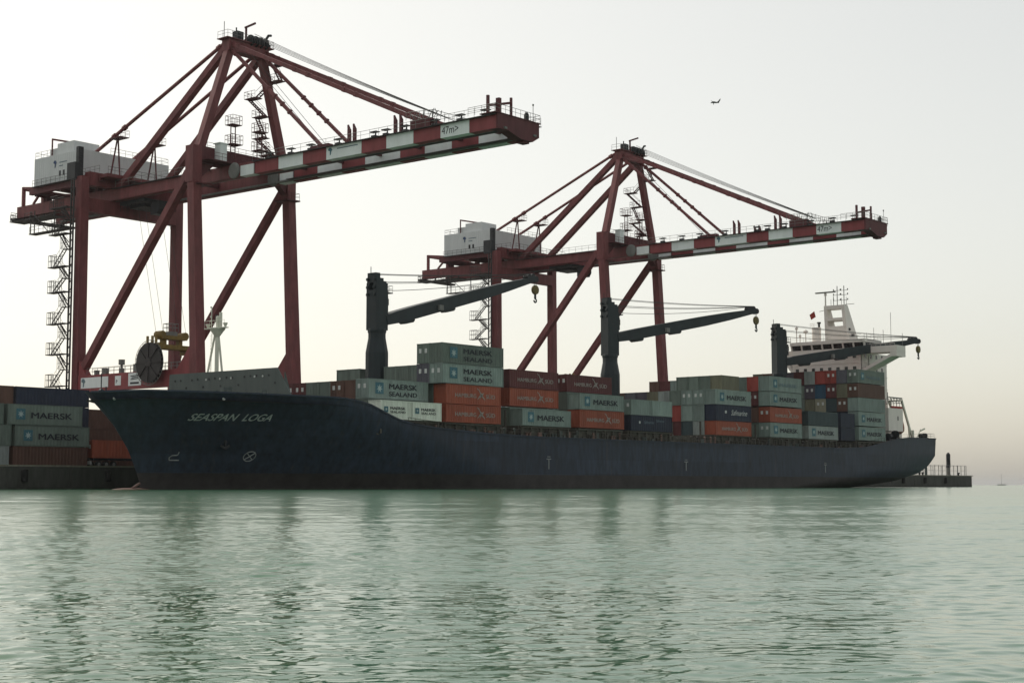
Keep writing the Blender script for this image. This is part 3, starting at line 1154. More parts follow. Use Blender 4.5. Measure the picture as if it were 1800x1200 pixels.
for (x, y, sx, sz) in ((310.0, 149.6, 2.4, 1.6), (313.2, 149.5, 1.2, 2.0), (327.4, 150.2, 1.6, 1.1), (330.4, 150.6, 1.4, 1.3)):
    zz = lerp(x, ZT) - .06
    q = MB().box(x, x + sx, y, y + 1.2, zz, zz + .35)
    q.lathe((x + sx * .15, y + .6, zz + .35 + sz * .35), [(sz * .25, 0), (sz * .42, .06), (sz * .3, .15), (sz * .3, sx * .6), (sz * .42, sx * .65), (sz * .25, sx * .7)], 12, 'x')
    q.build('mooring_winch', M['dark'], ship)
q = MB()
q.rail([(326, 149.9, 10.9), (333.0, 149.8, 10.95), (333.0, 179, 10.95)], 1.1, 1.6, .03)
q.build('stern_railing', M['galv'], ship)
q = MB().tube((322.6, 150.1, 10.8), (322.6, 150.1, 12.6), .3, 8)
q.tube((326.6, 150.1, 12.9), (325.2, 150.4, 11.0), .12, 6)
q.tube((326.4, 150.1, 12.6), (328.2, 149.9, 13.1), .2, 6)
q.build('stern_light_post', M['mast'], ship)

# ------------------------------------------------------------------ shipping containers
CM = {}


def cont_meshes(L, h):
    k = (round(L, 2), round(h, 2))
    if k in CM:
        return CM[k]
    hx = L / 2
    # body: corrugated walls, roof and floor
    b = MB()
    n = max(10, int(L / .55))
    prof = []
    for i in range(n):
        xa = -hx + .1 + (L - .2) * i / n
        st = (L - .2) / n
        prof += [(xa, 1.20), (xa + st * .35, 1.20), (xa + st * .5, 1.165), (xa + st * .85, 1.165)]
    prof.append((hx - .1, 1.20))
    for sg in (-1, 1):
        vs = []
        for (x, y) in prof:
            vs += [(x, sg * y, .1), (x, sg * y, h - .1)]
        fs = []
        for i in range(len(prof) - 1):
            q = (2 * i, 2 * i + 2, 2 * i + 3, 2 * i + 1)
            fs.append(q if sg < 0 else q[::-1])
        b.add(vs, fs)
    b.add([(-hx + .05, -1.19, h - .05), (hx - .05, -1.19, h - .05), (hx - .05, 1.19, h - .05), (-hx + .05, 1.19, h - .05)], [(0, 1, 2, 3)])
    b.add([(-hx + .05, -1.19, .08), (hx - .05, -1.19, .08), (hx - .05, 1.19, .08), (-hx + .05, 1.19, .08)], [(3, 2, 1, 0)])
    b.add([(hx - .06, -1.19, .08), (hx - .06, 1.19, .08), (hx - .06, 1.19, h - .05), (hx - .06, -1.19, h - .05)], [(0, 1, 2, 3)])
    f = MB()
    for sx in (-1, 1):
        for sy in (-1, 1):
            x, y = sx * (hx - .08), sy * (1.22 - .08)
            f.box(x - .08, x + .08, y - .08, y + .08, .12, h - .12)
            for z in (0, h - .12):
                f.box(x - .1 + .02 * sx, x + .08 + .02 * sx - .0, y - .085, y + .085, z, z + .12)
    for sy in (-1, 1):
        y = sy * (1.22 - .05)
        for z in (.02, h - .13):
            f.box(-hx + .16, hx - .16, y - .05, y + .05, z, z + .12)
    for sx in (-1, 1):
        x = sx * (hx - .05)
        for z in (.02, h - .13):
            f.box(x - .05, x + .05, -1.06, 1.06, z, z + .12)
    d = MB()
    d.box(-hx + .03, -hx + .08, -.0, 1.05, .16, h - .15)
    for y in (.28, .8):
        d.tube((-hx + .0, y, .12), (-hx + .0, y, h - .12), .025, 5)
        d.box(-hx - .01, -hx + .03, y - .12, y + .12, .95, 1.05)
    e = MB()
    m_ = 9
    vs = []
    for i in range(m_ * 2 + 1):
        y = -1.06 + 2.12 * i / (m_ * 2)
        x = -hx + (.05 if i % 2 else .09)
        vs += [(x, y, .14), (x, y, h - .13)]
    e.add(vs, [(2 * i, 2 * i + 1, 2 * i + 3, 2 * i + 2) for i in range(m_ * 2)])
    pl = MB()
    pl.box(-hx - .03, -hx + .02, .32, .78, h * .52, h * .74)
    out = {}
    for nm, mb in (('body', b), ('frame', f), ('door', d), ('end_panel', e), ('plate', pl)):
        me = mb.mesh('container_' + nm)
        me.materials.append(M['c_mg'])
        out[nm] = me
    CM[k] = out
    return out


def star_mesh():
    b = MB()
    n = 7
    pts = []
    for i in range(2 * n):
        r = .62 if i % 2 == 0 else .26
        a = math.pi / 2 + math.pi * i / n
        pts.append((r * math.cos(a), -.03, r * math.sin(a)))
    b.prism(pts, (0, .02, 0))
    me = b.mesh('star')
    me.materials.append(M['star'])
    return me


def square_mesh():
    me = MB().box(-.8, .8, -.012, .0, -.8, .8).mesh('square')
    me.materials.append(M['blue'])
    return me


def gull_mesh():
    b = MB()

    def strip(pts):
        for (p, q, w0, w1) in pts:
            p, q = Vector((p[0], -.02, p[1])), Vector((q[0], -.02, q[1]))
            b.beam(p, q, .02, w0, .02, w1, up=(0, -1, .001)) if False else b.add(
                [p + Vector((0, 0, w0 / 2)), p - Vector((0, 0, w0 / 2)), q - Vector((0, 0, w1 / 2)), q + Vector((0, 0, w1 / 2))], [(0, 1, 2, 3)])
    strip([((-1.0, .95), (-.55, .75), .10, .16), ((-.55, .75), (-.05, .12), .18, .34), ((-.05, .12), (.35, .12), .42, .36), ((.35, .12), (.62, .42), .3, .08),
           ((-.35, -.12), (.1, .05), .30, .34), ((-.85, -.55), (-.35, -.12), .1, .26), ((.1, -.02), (.95, -.62), .3, .1), ((-.25, -.5), (.0, -.1), .1, .25)])
    me = b.mesh('gull')
    me.materials.append(M['white'])
    return me


STAR, SQR, GULL = star_mesh(), square_mesh(), gull_mesh()
RX = (math.pi / 2, 0, 0)


def add_logo(t, L, h, logo):
    y = -1.232
    hx = L / 2

    def txt(s, x, z, size, mat, shear=0, bold=.02, sx=1.0, width=None):
        me = text_mesh(s, size, shear, bold)
        sc = None
        if width:
            sc = (width / twidth(me), 1, 1)
        link('lettering', me, t, (x, y, z), RX, mat, sc)
    if logo in ('MS', 'MSf'):
        ink = M['ink'] if logo == 'MS' else M['inkpale'] if False else M['ink']
        link('emblem', SQR, t, (-hx + L * .18, y, h * .54), (0, 0, 0), M['blue'], (1.02, 1, 1.0))
        link('emblem_star', STAR, t, (-hx + L * .18, y - .012, h * .52), (0, 0, 0), M['star'], (.95, 1, .95))
        txt('MAERSK', -hx + L * .34, h * .53, 1.02, ink, 0, .026, width=L * .47)
        txt('SEALAND', -hx + L * .34, h * .17, .86, ink, 0, .014, width=L * .47)
    elif logo == 'MSs':
        link('emblem', SQR, t, (-hx + L * .16, y, h * .52), (0, 0, 0), M['blue'], (.5, 1, .5))
        link('emblem_star', STAR, t, (-hx + L * .16, y - .012, h * .52), (0, 0, 0), M['star'], (.42, 1, .42))
        txt('MAERSK', -hx + L * .30, h * .53, .52, M['ink'], 0, .012, width=L * .50)
        txt('SEALAND', -hx + L * .30, h * .34, .46, M['ink'], 0, .004, width=L * .50)
    elif logo in ('M', 'Mf'):
        link('emblem', SQR, t, (-hx + L * .17, y, h * .52), (0, 0, 0), M['blue'], (.9, 1, .95))
        link('emblem_star', STAR, t, (-hx + L * .17, y - .012, h * .52), (0, 0, 0), M['star'], (.85, 1, .85))
        txt('MAERSK', -hx + L * .31, h * .34, 1.15 if logo == 'M' else .95, M['ink'] if logo == 'M' else M['inkpale'], 0, .03 if logo == 'M' else .01, width=L * .55)
    elif logo == 'HS':
        txt('HAMBURG', -hx + L * .16, h * .36, .82, M['logow'], 0, .012, width=L * .38)
        link('emblem', GULL, t, (-hx + L * .63, y, h * .5), (0, 0, 0), M['logow'], (.95, 1, 1.05))
        txt('S\u00dcD', -hx + L * .72, h * .36, .82, M['logow'], 0, .012, width=L * .17)
    elif logo == 'SF':
        link('emblem', SQR, t, (-hx + L * .27, y, h * .56), (0, 0, 0), M['white'], (.38, 1, .30))
        txt('Safmarine', -hx + L * .42, h * .38, 1.35, M['white'], .35, .0, width=L * .46)
    elif logo == 'SFs':
        link('emblem', SQR, t, (-hx + L * .2, y, h * .55), (0, 0, 0), M['white'], (.25, 1, .25))
        txt('Safmarine', -hx + L * .30, h * .48, .75, M['inkpale'], .35, .0, width=L * .24)
        txt('Safmarine', -hx + L * .60, h * .62, .6, M['inkpale'], .35, .0, width=L * .2)


def container(x0, L, ynear, z0, h, col, label, logo=None, plates=False, group=None, mat=None):
    t = thing('shipping_container', (x0 + L / 2, ynear + 1.22, z0), label, 'container', group)
    ms = cont_meshes(L, h)
    mt = mat or M['c_' + col]
    link('body', ms['body'], t, mat=mt)
    link('frame', ms['frame'], t, mat=mt)
    if plates or (hash((round(x0), round(z0), round(ynear))) % 3 == 0):
        link('door', ms['door'], t, mat=mt)
        o = link('door', ms['door'], t, mat=mt)
        o.scale = (1, -1, 1)
        if plates:
            link('plate', ms['plate'], t, mat=M['white'])
            link('plate', ms['plate'], t, (0, -1.1, 0), mat=M['white'])
    else:
        link('end_panel', ms['end_panel'], t, mat=mt)
    if logo:
        add_logo(t, L, h, logo)
    return t


ORD = ['first', 'second', 'third', 'fourth', 'fifth', 'sixth', 'seventh', 'eighth', 'ninth', 'tenth', 'eleventh', 'twelfth']
BNAME = dict(A='foremost bay behind the breakwater plate', B='bay around the first deck crane', C='third bay from the bow', D='fourth bay from the bow',
             E='bay just ahead of the second deck crane', F='bay just behind the second deck crane', G='seventh bay from the bow',
             H='bay just ahead of the third deck crane', I='aftmost bay before the wheelhouse')
YO = 148.4


def put(bay, row, tier, z0, h, col, label=None, logo=None, plates=False, X0=None, L=12.19, group=None):
    if X0 is None:
        X0 = BAYS[bay][0]
    if label is None:
        label = '%s container, %s tier, %s row from water, %s' % (CN[col], ORD[tier - 1], ORD[row], BNAME[bay])
    container(X0, L, YO + 2.5 * row, z0, h, col, label, logo, plates, group or 'containers stacked on the ship')


Z1 = 9.55
STD, HC = 2.591, 2.896
# --- bay A
put('A', 0, 1, Z1, STD, 'wh', 'forward of two white short refrigerated containers at the foremost waterside stack', 'MSs', X0=152.6, L=6.06)
put('A', 0, 1, Z1, STD, 'wh', 'after of two white short refrigerated containers, beside a brick red container', 'MSs', X0=158.85, L=6.06)
put('A', 1, 1, Z1, HC, 'gg', 'grey container hidden behind the two white short ones')
put('A', 1, 2, 12.47, 2.75, 'mg', 'grey container with blue star square and dark lettering above the white short ones', 'MS', True)
for r, c, pl in ((2, 'br', False), (3, 'br', True), (4, 'gg', False), (5, 'gg', False), (6, 'dr', True), (7, 'dr', True), (8, 'gg', False), (9, 'br', False)):
    put('A', r, 1, Z1, HC, c)
    put('A', r, 2, 12.47, 2.62, c, None, None, pl)
# --- bay B
put('B', 0, 1, Z1, STD, 'hs', 'brick red container with white gull emblem just behind the white short ones, bottom tier', 'HS')
put('B', 0, 2, 12.2, 2.85, 'hs', 'brick red container with white gull emblem under the two overhanging grey ones', 'HS')
put('B', 0, 3, 15.1, HC, 'mg', 'lower of two overhanging grey containers with blue star square and dark lettering', 'MS', True, X0=165.0, L=13.72)
put('B', 0, 4, 18.03, HC, 'gg', 'topmost of all near stacks, grey green overhanging container with faded star emblem', 'MS', False, X0=165.0, L=13.72)
put('B', 1, 1, Z1, STD, 'br')
put('B', 1, 2, 12.2, 2.85, 'gg')
put('B', 1, 3, 15.1, HC, 'vi', None, None, True, X0=165.0, L=13.72)
put('B', 1, 4, 18.03, HC, 'gg', None, None, True, X0=165.0, L=13.72)
for r, c in ((2, 'gg'), (3, 'gg'), (4, 'gg'), (7, 'gg'), (8, 'gg')):
    put('B', r, 1, Z1, STD, 'gg')
    put('B', r, 2, 12.2, 2.85, 'br')
    put('B', r, 3, 15.1, HC, c)
# --- bay C
put('C', 0, 1, Z1, STD, 'mg', 'pale grey container with star square and dark lettering, bottom tier third bay', 'M')
put('C', 1, 1, Z1, HC, 'gg')
put('C', 1, 2, 12.6, 2.8, 'hs', 'middle brick red container with gull emblem, third bay, one row inboard', 'HS')
put('C', 1, 3, 15.45, 2.8, 'dr', 'top dark red container with gull emblem, third bay, right of overhanging grey ones', 'HS')
# --- bay D
put('D', 0, 1, Z1 + .1, 2.85, 'hs', 'brick red container with gull emblem, bottom tier fourth bay', 'HS')
put('D', 0, 2, 12.55, STD, 'mg', 'grey container with star square and dark lettering, second tier fourth bay', 'M')
put('D', 1, 1, Z1, HC, 'br')
put('D', 1, 2, 12.5, HC, 'gg')
put('D', 1, 3, 15.45, 2.8, 'dr', 'top dark red container with gull emblem left of the second deck crane', 'HS', True)
# --- bay E
put('E', 0, 1, Z1, STD, 'nv', 'navy container with faint pale lettering below two short grey ones', 'SFs')
put('E', 0, 2, 12.17, STD, 'mg', 'forward of two short grey containers standing on the navy one', None, True, L=6.06)
put('E', 0, 2, 12.17, STD, 'mg', 'after of two short grey containers standing on the navy one', None, X0=218.1, L=6.06)
# --- bay F
put('F', 0, 1, Z1 - .1, STD, 'hs', 'brick red container with gull emblem under the navy script container', 'HS')
put('F', 0, 2, 12.08, 2.88, 'nv', 'navy container with white script lettering between brick red and grey ones', 'SF')
put('F', 0, 3, 15.0, 2.7, 'mg', 'grey container with star square standing on the navy script container', 'M')
fcol = {1: ('lg', 'mg', 'mg'), 2: ('tl', 'mg', 'mg'), 3: ('dr', 'rd', 'gg'), 4: ('br', 'gg', 'lg'), 5: ('gg', 'br', 'ol'), 6: ('gg', 'gg', 'pk'),
        7: ('br', 'gg', 'vi'), 8: ('gg', 'br', 'br'), 9: ('gg', 'gg', 'br')}
for r, cs in fcol.items():
    put('F', r, 1, Z1 - .1, STD, cs[0])
    put('F', r, 2, 12.08, 2.88, cs[1])
    put('F', r, 3, 15.0, 2.7, cs[2], None, None, r in (1, 2))
for r, c in ((1, 'ol'), (2, 'gg'), (3, 'gg'), (4, 'gg')):
    put('F', r, 4, 17.74, HC, c, X0=244.4, L=6.06)
# --- bay G
put('G', 0, 1, Z1, 2.75, 'mg', 'pale grey container with star square, bottom tier seventh bay', 'M', True)
put('G', 0, 2, 12.37, 2.85, 'hs', 'bright brick red container with gull emblem, second tier seventh bay', 'HS', True)
put('G', 0, 3, 15.45, 2.75, 'mg', 'grey container with star square, third tier seventh bay', 'M')
put('G', 0, 4, 18.27, 2.8, 'mg', 'grey container with faded star emblem, top of the seventh bay waterside stack', 'Mf')
for r, cs in ((1, ('gg', 'br', 'dr', 'rd')), (2, ('gg', 'gg', 'br', 'gg')), (8, ('gg', 'gg', 'br', 'mg')), (9, ('gg', 'br', 'gg', 'dr')), (10, ('br', 'gg', 'gg', 'br'))):
    for i, (z, h_) in enumerate(((Z1, 2.75), (12.37, 2.85), (15.45, 2.75), (18.27, 2.8))):
        put('G', r, i + 1, z, h_, cs[i], None, None, (r, i) in ((1, 2),))
# --- bay H
put('H', 0, 1, Z1, STD, 'lg', 'light grey container with star square under the dark teal one', 'M')
put('H', 0, 2, 12.25, 2.75, 'tl', 'dark teal container above a light grey one ahead of third deck crane')
container(285.6, 6.06, YO, Z1, STD, 'nv', 'lower short navy container in the gap below the aftmost stack', None, False, 'containers stacked on the ship')
container(285.6, 6.06, YO, 12.2, HC, 'nv', 'upper short navy container in the gap below the aftmost stack', None, False, 'containers stacked on the ship')
# --- bay I
IZ = ((Z1 + .2, 2.8), (12.75, 2.88), (15.75, 2.8), (18.62, 2.88), (21.62, 2.8))
put('I', 0, 1, *IZ[0], 'mg', 'pale grey container with star square, bottom of the aftmost waterside stack', 'M')
put('I', 0, 2, *IZ[1], 'mg', 'grey container with star square, second tier of the aftmost waterside stack', 'M')
put('I', 0, 3, *IZ[2], 'mg', 'plain grey container, third tier of the aftmost waterside stack')
put('I', 0, 4, *IZ[3], 'br', 'rust brown container, fourth tier of the aftmost waterside stack', None, True)
put('I', 0, 5, *IZ[4], 'gg', 'grey green container topping the aftmost waterside stack below the wing', 'Mf', True)
icol = {1: ('gg', 'nv', 'br', 'ol', 'vi'), 2: ('gg', 'gg', 'tl', 'dr', 'rd'), 3: ('br', 'gg', 'be', 'bl', 'rd'), 4: ('gg', 'br', 'ol', 'pk', 'lg'),
        5: ('gg', 'br', 'gg', 'gg', 'dr'), 6: ('gg', 'gg', 'br', 'gg', 'pk'), 7: ('br', 'gg', 'gg', 'br', 'dr'), 8: ('gg', 'br', 'gg', 'gg', 'br'), 9: ('gg', 'gg', 'br', 'br', 'ol')}
for r, cs in icol.items():
    for i in range(5):
        put('I', r, i + 1, *IZ[i], cs[i], None, None, (r, i) in ((2, 4), (3, 2), (4, 3), (1, 2), (2, 3)))

# --- stacks on the quay at the left
G2 = 'containers stacked on the quay'
QZ = 3.03
container(122.7, 12.19, 190.0, QZ, 2.896, 'br', 'rust brown container at the foot of the quay stack', None, False, G2)
container(122.95, 12.19, 190.0, QZ + 2.93, HC, 'gg', 'grey container with clear star square in the middle of the quay stack', 'M', False, G2)
container(121.7, 12.19, 190.0, QZ + 5.86, HC, 'gg', 'grey container with streaked lettering on top of the quay stack', 'M', False, G2)
container(109.9, 12.19, 190.0, QZ, HC, 'lg', 'light grey container at the picture edge, foot of the quay stack', None, False, G2)
container(110.2, 12.19, 190.0, QZ + 2.93, HC, 'gg', 'grey green container at the picture edge, middle of the quay stack', None, False, G2)
container(108.9, 12.19, 190.0, QZ + 5.86, HC, 'gg', 'grey green container at the picture edge, third tier on the quay', None, False, G2)
for i in range(3):
    container(112.0, 12.19, 192.6, QZ + 2.93 * i, HC, 'br', 'rust brown container, %s tier hidden behind the quay stack, left' % ORD[i], None, False, G2)
    container(124.6, 12.19, 192.6, QZ + 2.93 * i, HC, 'nv', 'navy container, %s tier hidden behind the quay stack, right' % ORD[i], None, False, G2)
container(112.0, 12.19, 192.6, QZ + 8.79, STD, 'br', 'rust brown container rising above the quay stack at the picture edge', None, False, G2)
container(124.6, 12.19, 192.6, QZ + 8.79, STD, 'nv', 'navy container rising above the quay stack beside the crane leg', None, False, G2)
for i, c in enumerate(('br', 'br', 'br')):
    container(137.2, 12.19, 195.5, QZ + 2.93 * i, HC, c, 'rust brown container seen past the bow, %s tier' % ORD[i], None, False, G2)
# red box on a road trailer behind the bow
tr = thing('container_trailer', (139.5, 191.2, QZ), 'road trailer with wheels parked on the quay behind the bow', 'trailer')
q = MB()
q.box(135.7, 148, 190.55, 190.75, QZ + 1.1, QZ + 1.4)
q.box(135.7, 148, 191.75, 191.95, QZ + 1.1, QZ + 1.4)
for i in range(5):
    q.box(136 + i * 2.9, 136.3 + i * 2.9, 190.1, 192.4, QZ + 1.15, QZ + 1.42)
q.build('chassis', M['dark'], tr)
for x in (137.0, 138.3, 139.6, 146.5):
    for y in (190.1, 192.0):
        w_ = MB().lathe((x, y, QZ + .52), [(.3, 0), (.5, .05), (.52, .2), (.5, .36), (.3, .4)], 14, 'y').build('tyre', M['rubber'], tr)
        MB().lathe((x, y - .02, QZ + .52), [(.1, 0), (.28, .02), (.28, .1)], 10, 'y').build('rim', M['galv'], w_)
MB().box(135.6, 135.75, 190.2, 192.3, QZ + .5, QZ + 1.0).build('bumper', M['white'], tr)
container(135.75, 12.19, 190.0, QZ + 1.45, STD, 'hs', 'brick red container on a road trailer behind the bow', None, True, G2)

# ------------------------------------------------------------------ ship-to-shore cranes
X1, Y1, DD = 149.27, 187.05, 105.92


def P(s, t, z):
    return Vector((X1 + t, Y1 - s, z))


def bx(mb, s0, s1, t0, t1, z0, z1):
    return mb.box(X1 + t0, X1 + t1, Y1 - s1, Y1 - s0, z0, z1)


def build_crane():
    c = thing('quay_crane', (X1, Y1, QZ), 'nearer and taller red quay crane with red and white boom over the bow', 'crane', 'red quay cranes')
    R_, RD = M['red'], M['reddk']
    TC = 10.4

    def ss(z):
        return .057 * (52 - z)
    # legs (centre lines)
    for t0 in (0, 19.4):
        q = MB()
        q.beam(P(ss(48) + .8, t0 + .78, 48), P(ss(16) + .8, t0 + .78, 16), 1.5, 1.5, 1.75, 1.6, up=(0, 1, 0))
        q.beam(P(ss(16) + .8, t0 + .78, 16), P(ss(6) + .8, t0 + .78, 6), 1.75, 1.6, 1.75, 1.7, up=(0, 1, 0))
        lg = q.build('sea_leg', R_, c)
        q = MB()
        bx(q, -.02, 1.78, t0 - .08, t0 + 1.66, 46.5, 52.2)
        q.build('leg_head', R_, lg)
        q = MB()
        q.beam(P(-27.45, t0 + .78, 51), P(-27.2, t0 + .78, 6), 1.5, 1.5, 1.65, 1.55, up=(0, 1, 0))
        q.build('land_leg', R_, c)
        # portal beam between land and sea leg, with flared gussets
        q = MB()
        bx(q, -26.5, 1.9, t0 + .15, t0 + 1.4, 15.5, 18.1)
        q.prism([P(1.9, t0 + .2, 18.1), P(-1.4, t0 + .2, 18.1), P(1.5, t0 + .2, 21.5)], (1.1, 0, 0))
        q.prism([P(-26.4, t0 + .2, 18.1), P(-24.4, t0 + .2, 18.1), P(-26.4, t0 + .2, 20.5)], (1.1, 0, 0))
        q.build('portal_beam', M['redp'] if t0 == 0 else R_, c)
        # diagonal brace
        q = MB()
        q.beam(P(-26.0, t0 + .8, 19.0), P(-.1, t0 + .8, 48.2), 1.15, 1.15)
        q.build('diagonal_brace', R_, c)
        # bogies
        for s_ in (3.2, -27.2):
            q = MB()
            bx(q, s_ - .6, s_ + .6, t0 - 2.6, t0 + 4.2, QZ + 1.1, QZ + 2.3)
            for k in range(4):
                tt = t0 - 2.2 + k * 2.0
                q.lathe((X1 + tt, Y1 - s_ - .3, QZ + .45), [(.3, 0), (.42, .05), (.42, .5), (.3, .6)], 12, 'y')
            bx(q, s_ - .5, s_ + .5, t0 - .2, t0 + 1.8, QZ + 2.3, 6.2)
            q.build('bogie', RD, c)
    for s_ in (2.75, -27.9):
        q = MB()
        bx(q, s_, s_ + 1.3, 1.7, 19.2, 5.0, 6.8)
        q.build('sill_beam', R_, c)
    # upper portals across the legs
    q = MB()
    bx(q, .1, 1.5, 1.67, 19.3, 49.65, 52.3)
    q.prism([P(.2, 1.6, 49.6), P(.2, 4.4, 49.6), P(.2, 1.6, 47.2)], (0, -1.2, 0))
    q.prism([P(.2, 19.3, 49.6), P(.2, 16.6, 49.6), P(.2, 19.3, 47.2)], (0, -1.2, 0))
    q.build('cross_beam', RD, c)
    q = MB()
    bx(q, -28.0, -26.6, 1.56, 19.4, 49.65, 51.9)
    bx(q, -28.0, -26.6, 1.56, 19.4, 45.2, 47.5)
    q.build('cross_beam', R_, c)
    q = MB()
    bx(q, -29.2, -28.4, .6, 1.5, 51.0, 56.2)
    for k in range(12):
        q.tube(P(-28.3, .3, 49 + k * .6), P(-28.3, 1.2, 49 + k * .6), .05, 4)
    bx(q, -30.2, -28.0, -.4, .5, 50.6, 53.4)
    q.build('land_post', M['dark'], c)
    # fixed girders
    for (t0, t1) in ((5.8, 7.0), (13.8, 15.0)):
        q = MB()
        bx(q, -54.0, 8.9, t0, t1, 47.6, 49.6)
        q.build('main_girder', R_, c)
        q = MB()
        a, b = (t1 + .01, t1 + .55) if t0 < 10 else (t0 - .55, t0 - .01)
        bx(q, -52, 57.5, a, b, 47.7, 47.95)
        q.build('trolley_rail', M['galv'], c)
        # boom girder with painted panels
        q = MB()
        bx(q, 9.05, 57.0 if t0 < 10 else 55.6, t0 + .03, t1 - .03, 47.62, 49.50)
        bg_ = q.build('boom_girder', RD, c)
        edges = [(9.1, 'w0'), (9.3, 'r'), (14.5, 'w'), (19.8, 'r'), (24.75, 'w'), (31.95, 'r'), (36.85, 'w'), (42.05, 'r'), (47.1, 'w'), (52.3, 'r'), (57.0, None)]
        for (e0, k), (e1, _) in zip(edges[1:], edges[2:]):
            q = MB()
            if e0 > 52 and t0 > 10:
                e1 = 55.6
            bx(q, e0 + .01, e1 - .01, t0 - .012, t1 + .012, 47.595, 49.53)
            q.build('boom_panel', M['redp'] if k == 'r' else M['whitep'], bg_)
        q = MB()
        bx(q, 5.9, 8.95, t0 - .012, t1 + .012, 47.595, 49.2)
        q.build('hinge_panel', M['whitep'], bg_)
        q = MB()
        q.lathe((X1 + t0 - .35, Y1 - 4.6, 48.6), [(1.0, 0), (1.25, .1), (1.25, .3)], 18, 'x')
        q.build('boom_hinge', M['galv'], bg_)
        # top flange fittings: floodlights, cable trays
        for s_ in (11.6, 16.2, 20.5, 26.3, 33.6, 35.9, 39.6, 45.2, 49.8, 54.3):
            q = MB()
            bx(q, s_, s_ + .8, t0 + .2, t0 + .9, 49.5, 49.95)
            q.box(X1 + t0 + .1, X1 + t0 + .3, Y1 - s_ - 1.0, Y1 - s_ - .9, 49.5, 50.5)
            bx(q, s_ - .3, s_ + 1.0, t0 + .2, t0 + 1.0, 50.42, 50.55)
            q.build('floodlight', M['dark'], bg_)
        q = MB()
        tt = t0 - .35 if t0 < 10 else t1 + .35
        q.rail([P(9, tt, 49.55), P(57, tt, 49.55)], 1.1, 1.75, .032)
        q.rail([P(-25, tt, 49.6), P(-1, tt, 49.6)], 1.1, 1.75, .032)
        q.build('girder_railing', M['galv'], c)
        q = MB()
        a, b = (t0 - .55, t0 - .03) if t0 < 10 else (t1 + .03, t1 + .55)
        bx(q, 9, 57, a, b, 49.4, 49.48)
        bx(q, -26, -1, a, b, 49.4, 49.48)
        bx(q, 9, 57, (t1 + .55) if t0 < 10 else t0 - 1.5, (t1 + 1.5) if t0 < 10 else t0 - .55, 47.7, 47.78)
        q.build('walkway', M['grate'], c)
        # stay saddles: paired horns on the boom
        for s_ in (29.4, 38.6):
            q = MB()
            for k in (-.55, .55):
                q.beam(P(s_ + k, t0 + .6, 49.5), P(s_ + k, t0 + .6, 51.6), .42, .42)
                q.beam(P(s_ + k, t0 + .6, 51.5), P(s_ + k - .25, t0 + .6, 52.3), .4, .4, .2, .2)
            q.build('stay_saddle', RD, c)
        # stay anchor plates on the boom
        q = MB()
        bx(q, 41.3, 45.0, t0 + .1, t1 - .1, 49.53, 50.9)
        q.build('stay_anchor', RD, c)
        q = MB()
        bx(q, 21.2, 25.0, t0 + .1, t1 - .1, 49.53, 50.1)
        q.build('stay_anchor', RD, c)
    # cross ties between the girders
    for s_ in (-52, -44, -36, -18, -9, 12, 20, 28, 36, 44, 51):
        q = MB()
        if s_ < 5 or s_ > 56:
            bx(q, s_ - .4, s_ + .4, 7.01, 13.79, 48.7, 49.5)
        else:
            bx(q, s_ - .25, s_ + .25, 7.02, 13.78, 49.0, 49.45)
        q.build('cross_tie', RD, c)
    # boom nose
    q = MB()
    q.prism([P(57.3, 5.8, 49.6), P(57.3, 14.6, 49.6), P(57.3, 14.6, 47.7), P(57.3, 13.2, 46.9), P(57.3, 10.6, 46.9), P(57.3, 8.0, 47.6), P(57.3, 5.8, 47.55)], (0, 1.6, 0))
    bx(q, 54.6, 57.4, 5.2, 14.9, 49.62, 49.74)
    bx(q, 55.9, 57.0, 11.4, 12.8, 46.6, 46.95)
    q.build('boom_nose', M['reddk'], c)
    q = MB()
    q.rail([P(52.5, 5.3, 49.74), P(57.3, 5.3, 49.74), P(57.3, 14.8, 49.74), P(53, 14.8, 49.74)], 1.1, 1.1, .035)
    q.build('nose_railing', M['galv'], c)
    q = MB()
    q.beam(P(55.4, 6.0, 49.7), P(55.4, 6.0, 52.3), .34, .34)
    q.beam(P(56.6, 9.4, 49.7), P(56.6, 9.4, 52.4), .28, .28)
    q.beam(P(55.4, 6.0, 50.9), P(56.6, 9.4, 51.7), .25, .3)
    q.beam(P(55.9, 7.3, 51.2), P(56.0, 7.5, 51.0), .3, .4)
    q.beam(P(56.0, 7.5, 49.7), P(56.0, 7.5, 52.1), .6, .5)
    q.build('nose_hoist', RD, c)
    q = MB()
    q.lathe(P(57.0, 12.2, 49.74), [(.35, 0), (.35, .8), (.2, 1.1)], 8)
    q.build('obstruction_light', M['dark'], c)
    q = MB()
    q.beam(P(57.2, 13.4, 49.74), P(57.2, 13.4, 52.0), .06, .06)
    q.lathe(P(57.2, 13.4, 51.9), [(.05, 0), (.12, .1), (.12, .3)], 6)
    q.build('wind_gauge', M['galv'], c)
    q = MB()
    for k in range(18):
        a = P(43.0 + random.uniform(-1.4, 3.4), random.choice((6.0, 14.2)) + random.uniform(-.3, 1), 50.8)
        q.tube(a, a + Vector((random.uniform(-.4, .4), random.uniform(-.6, .6), random.uniform(.6, 1.5))), .05, 4)
    q.rail([P(41, 5.4, 50.9), P(46, 5.4, 50.6), P(46, 15.4, 50.6), P(41, 15.4, 50.9)], 1.1, .8, .04)
    q.build('anchor_platform_railing', M['galv'], c)
    # signs on the near boom face
    hy = (0, 0, 0)
    me = text_mesh('47m>', 1.55, 0, -.012)
    # a face looking to -X: text runs along +s
    rot = Matrix((Vector((0, -1, 0)), Vector((0, 0, 1)), Vector((-1, 0, 0)))).transposed().to_euler()

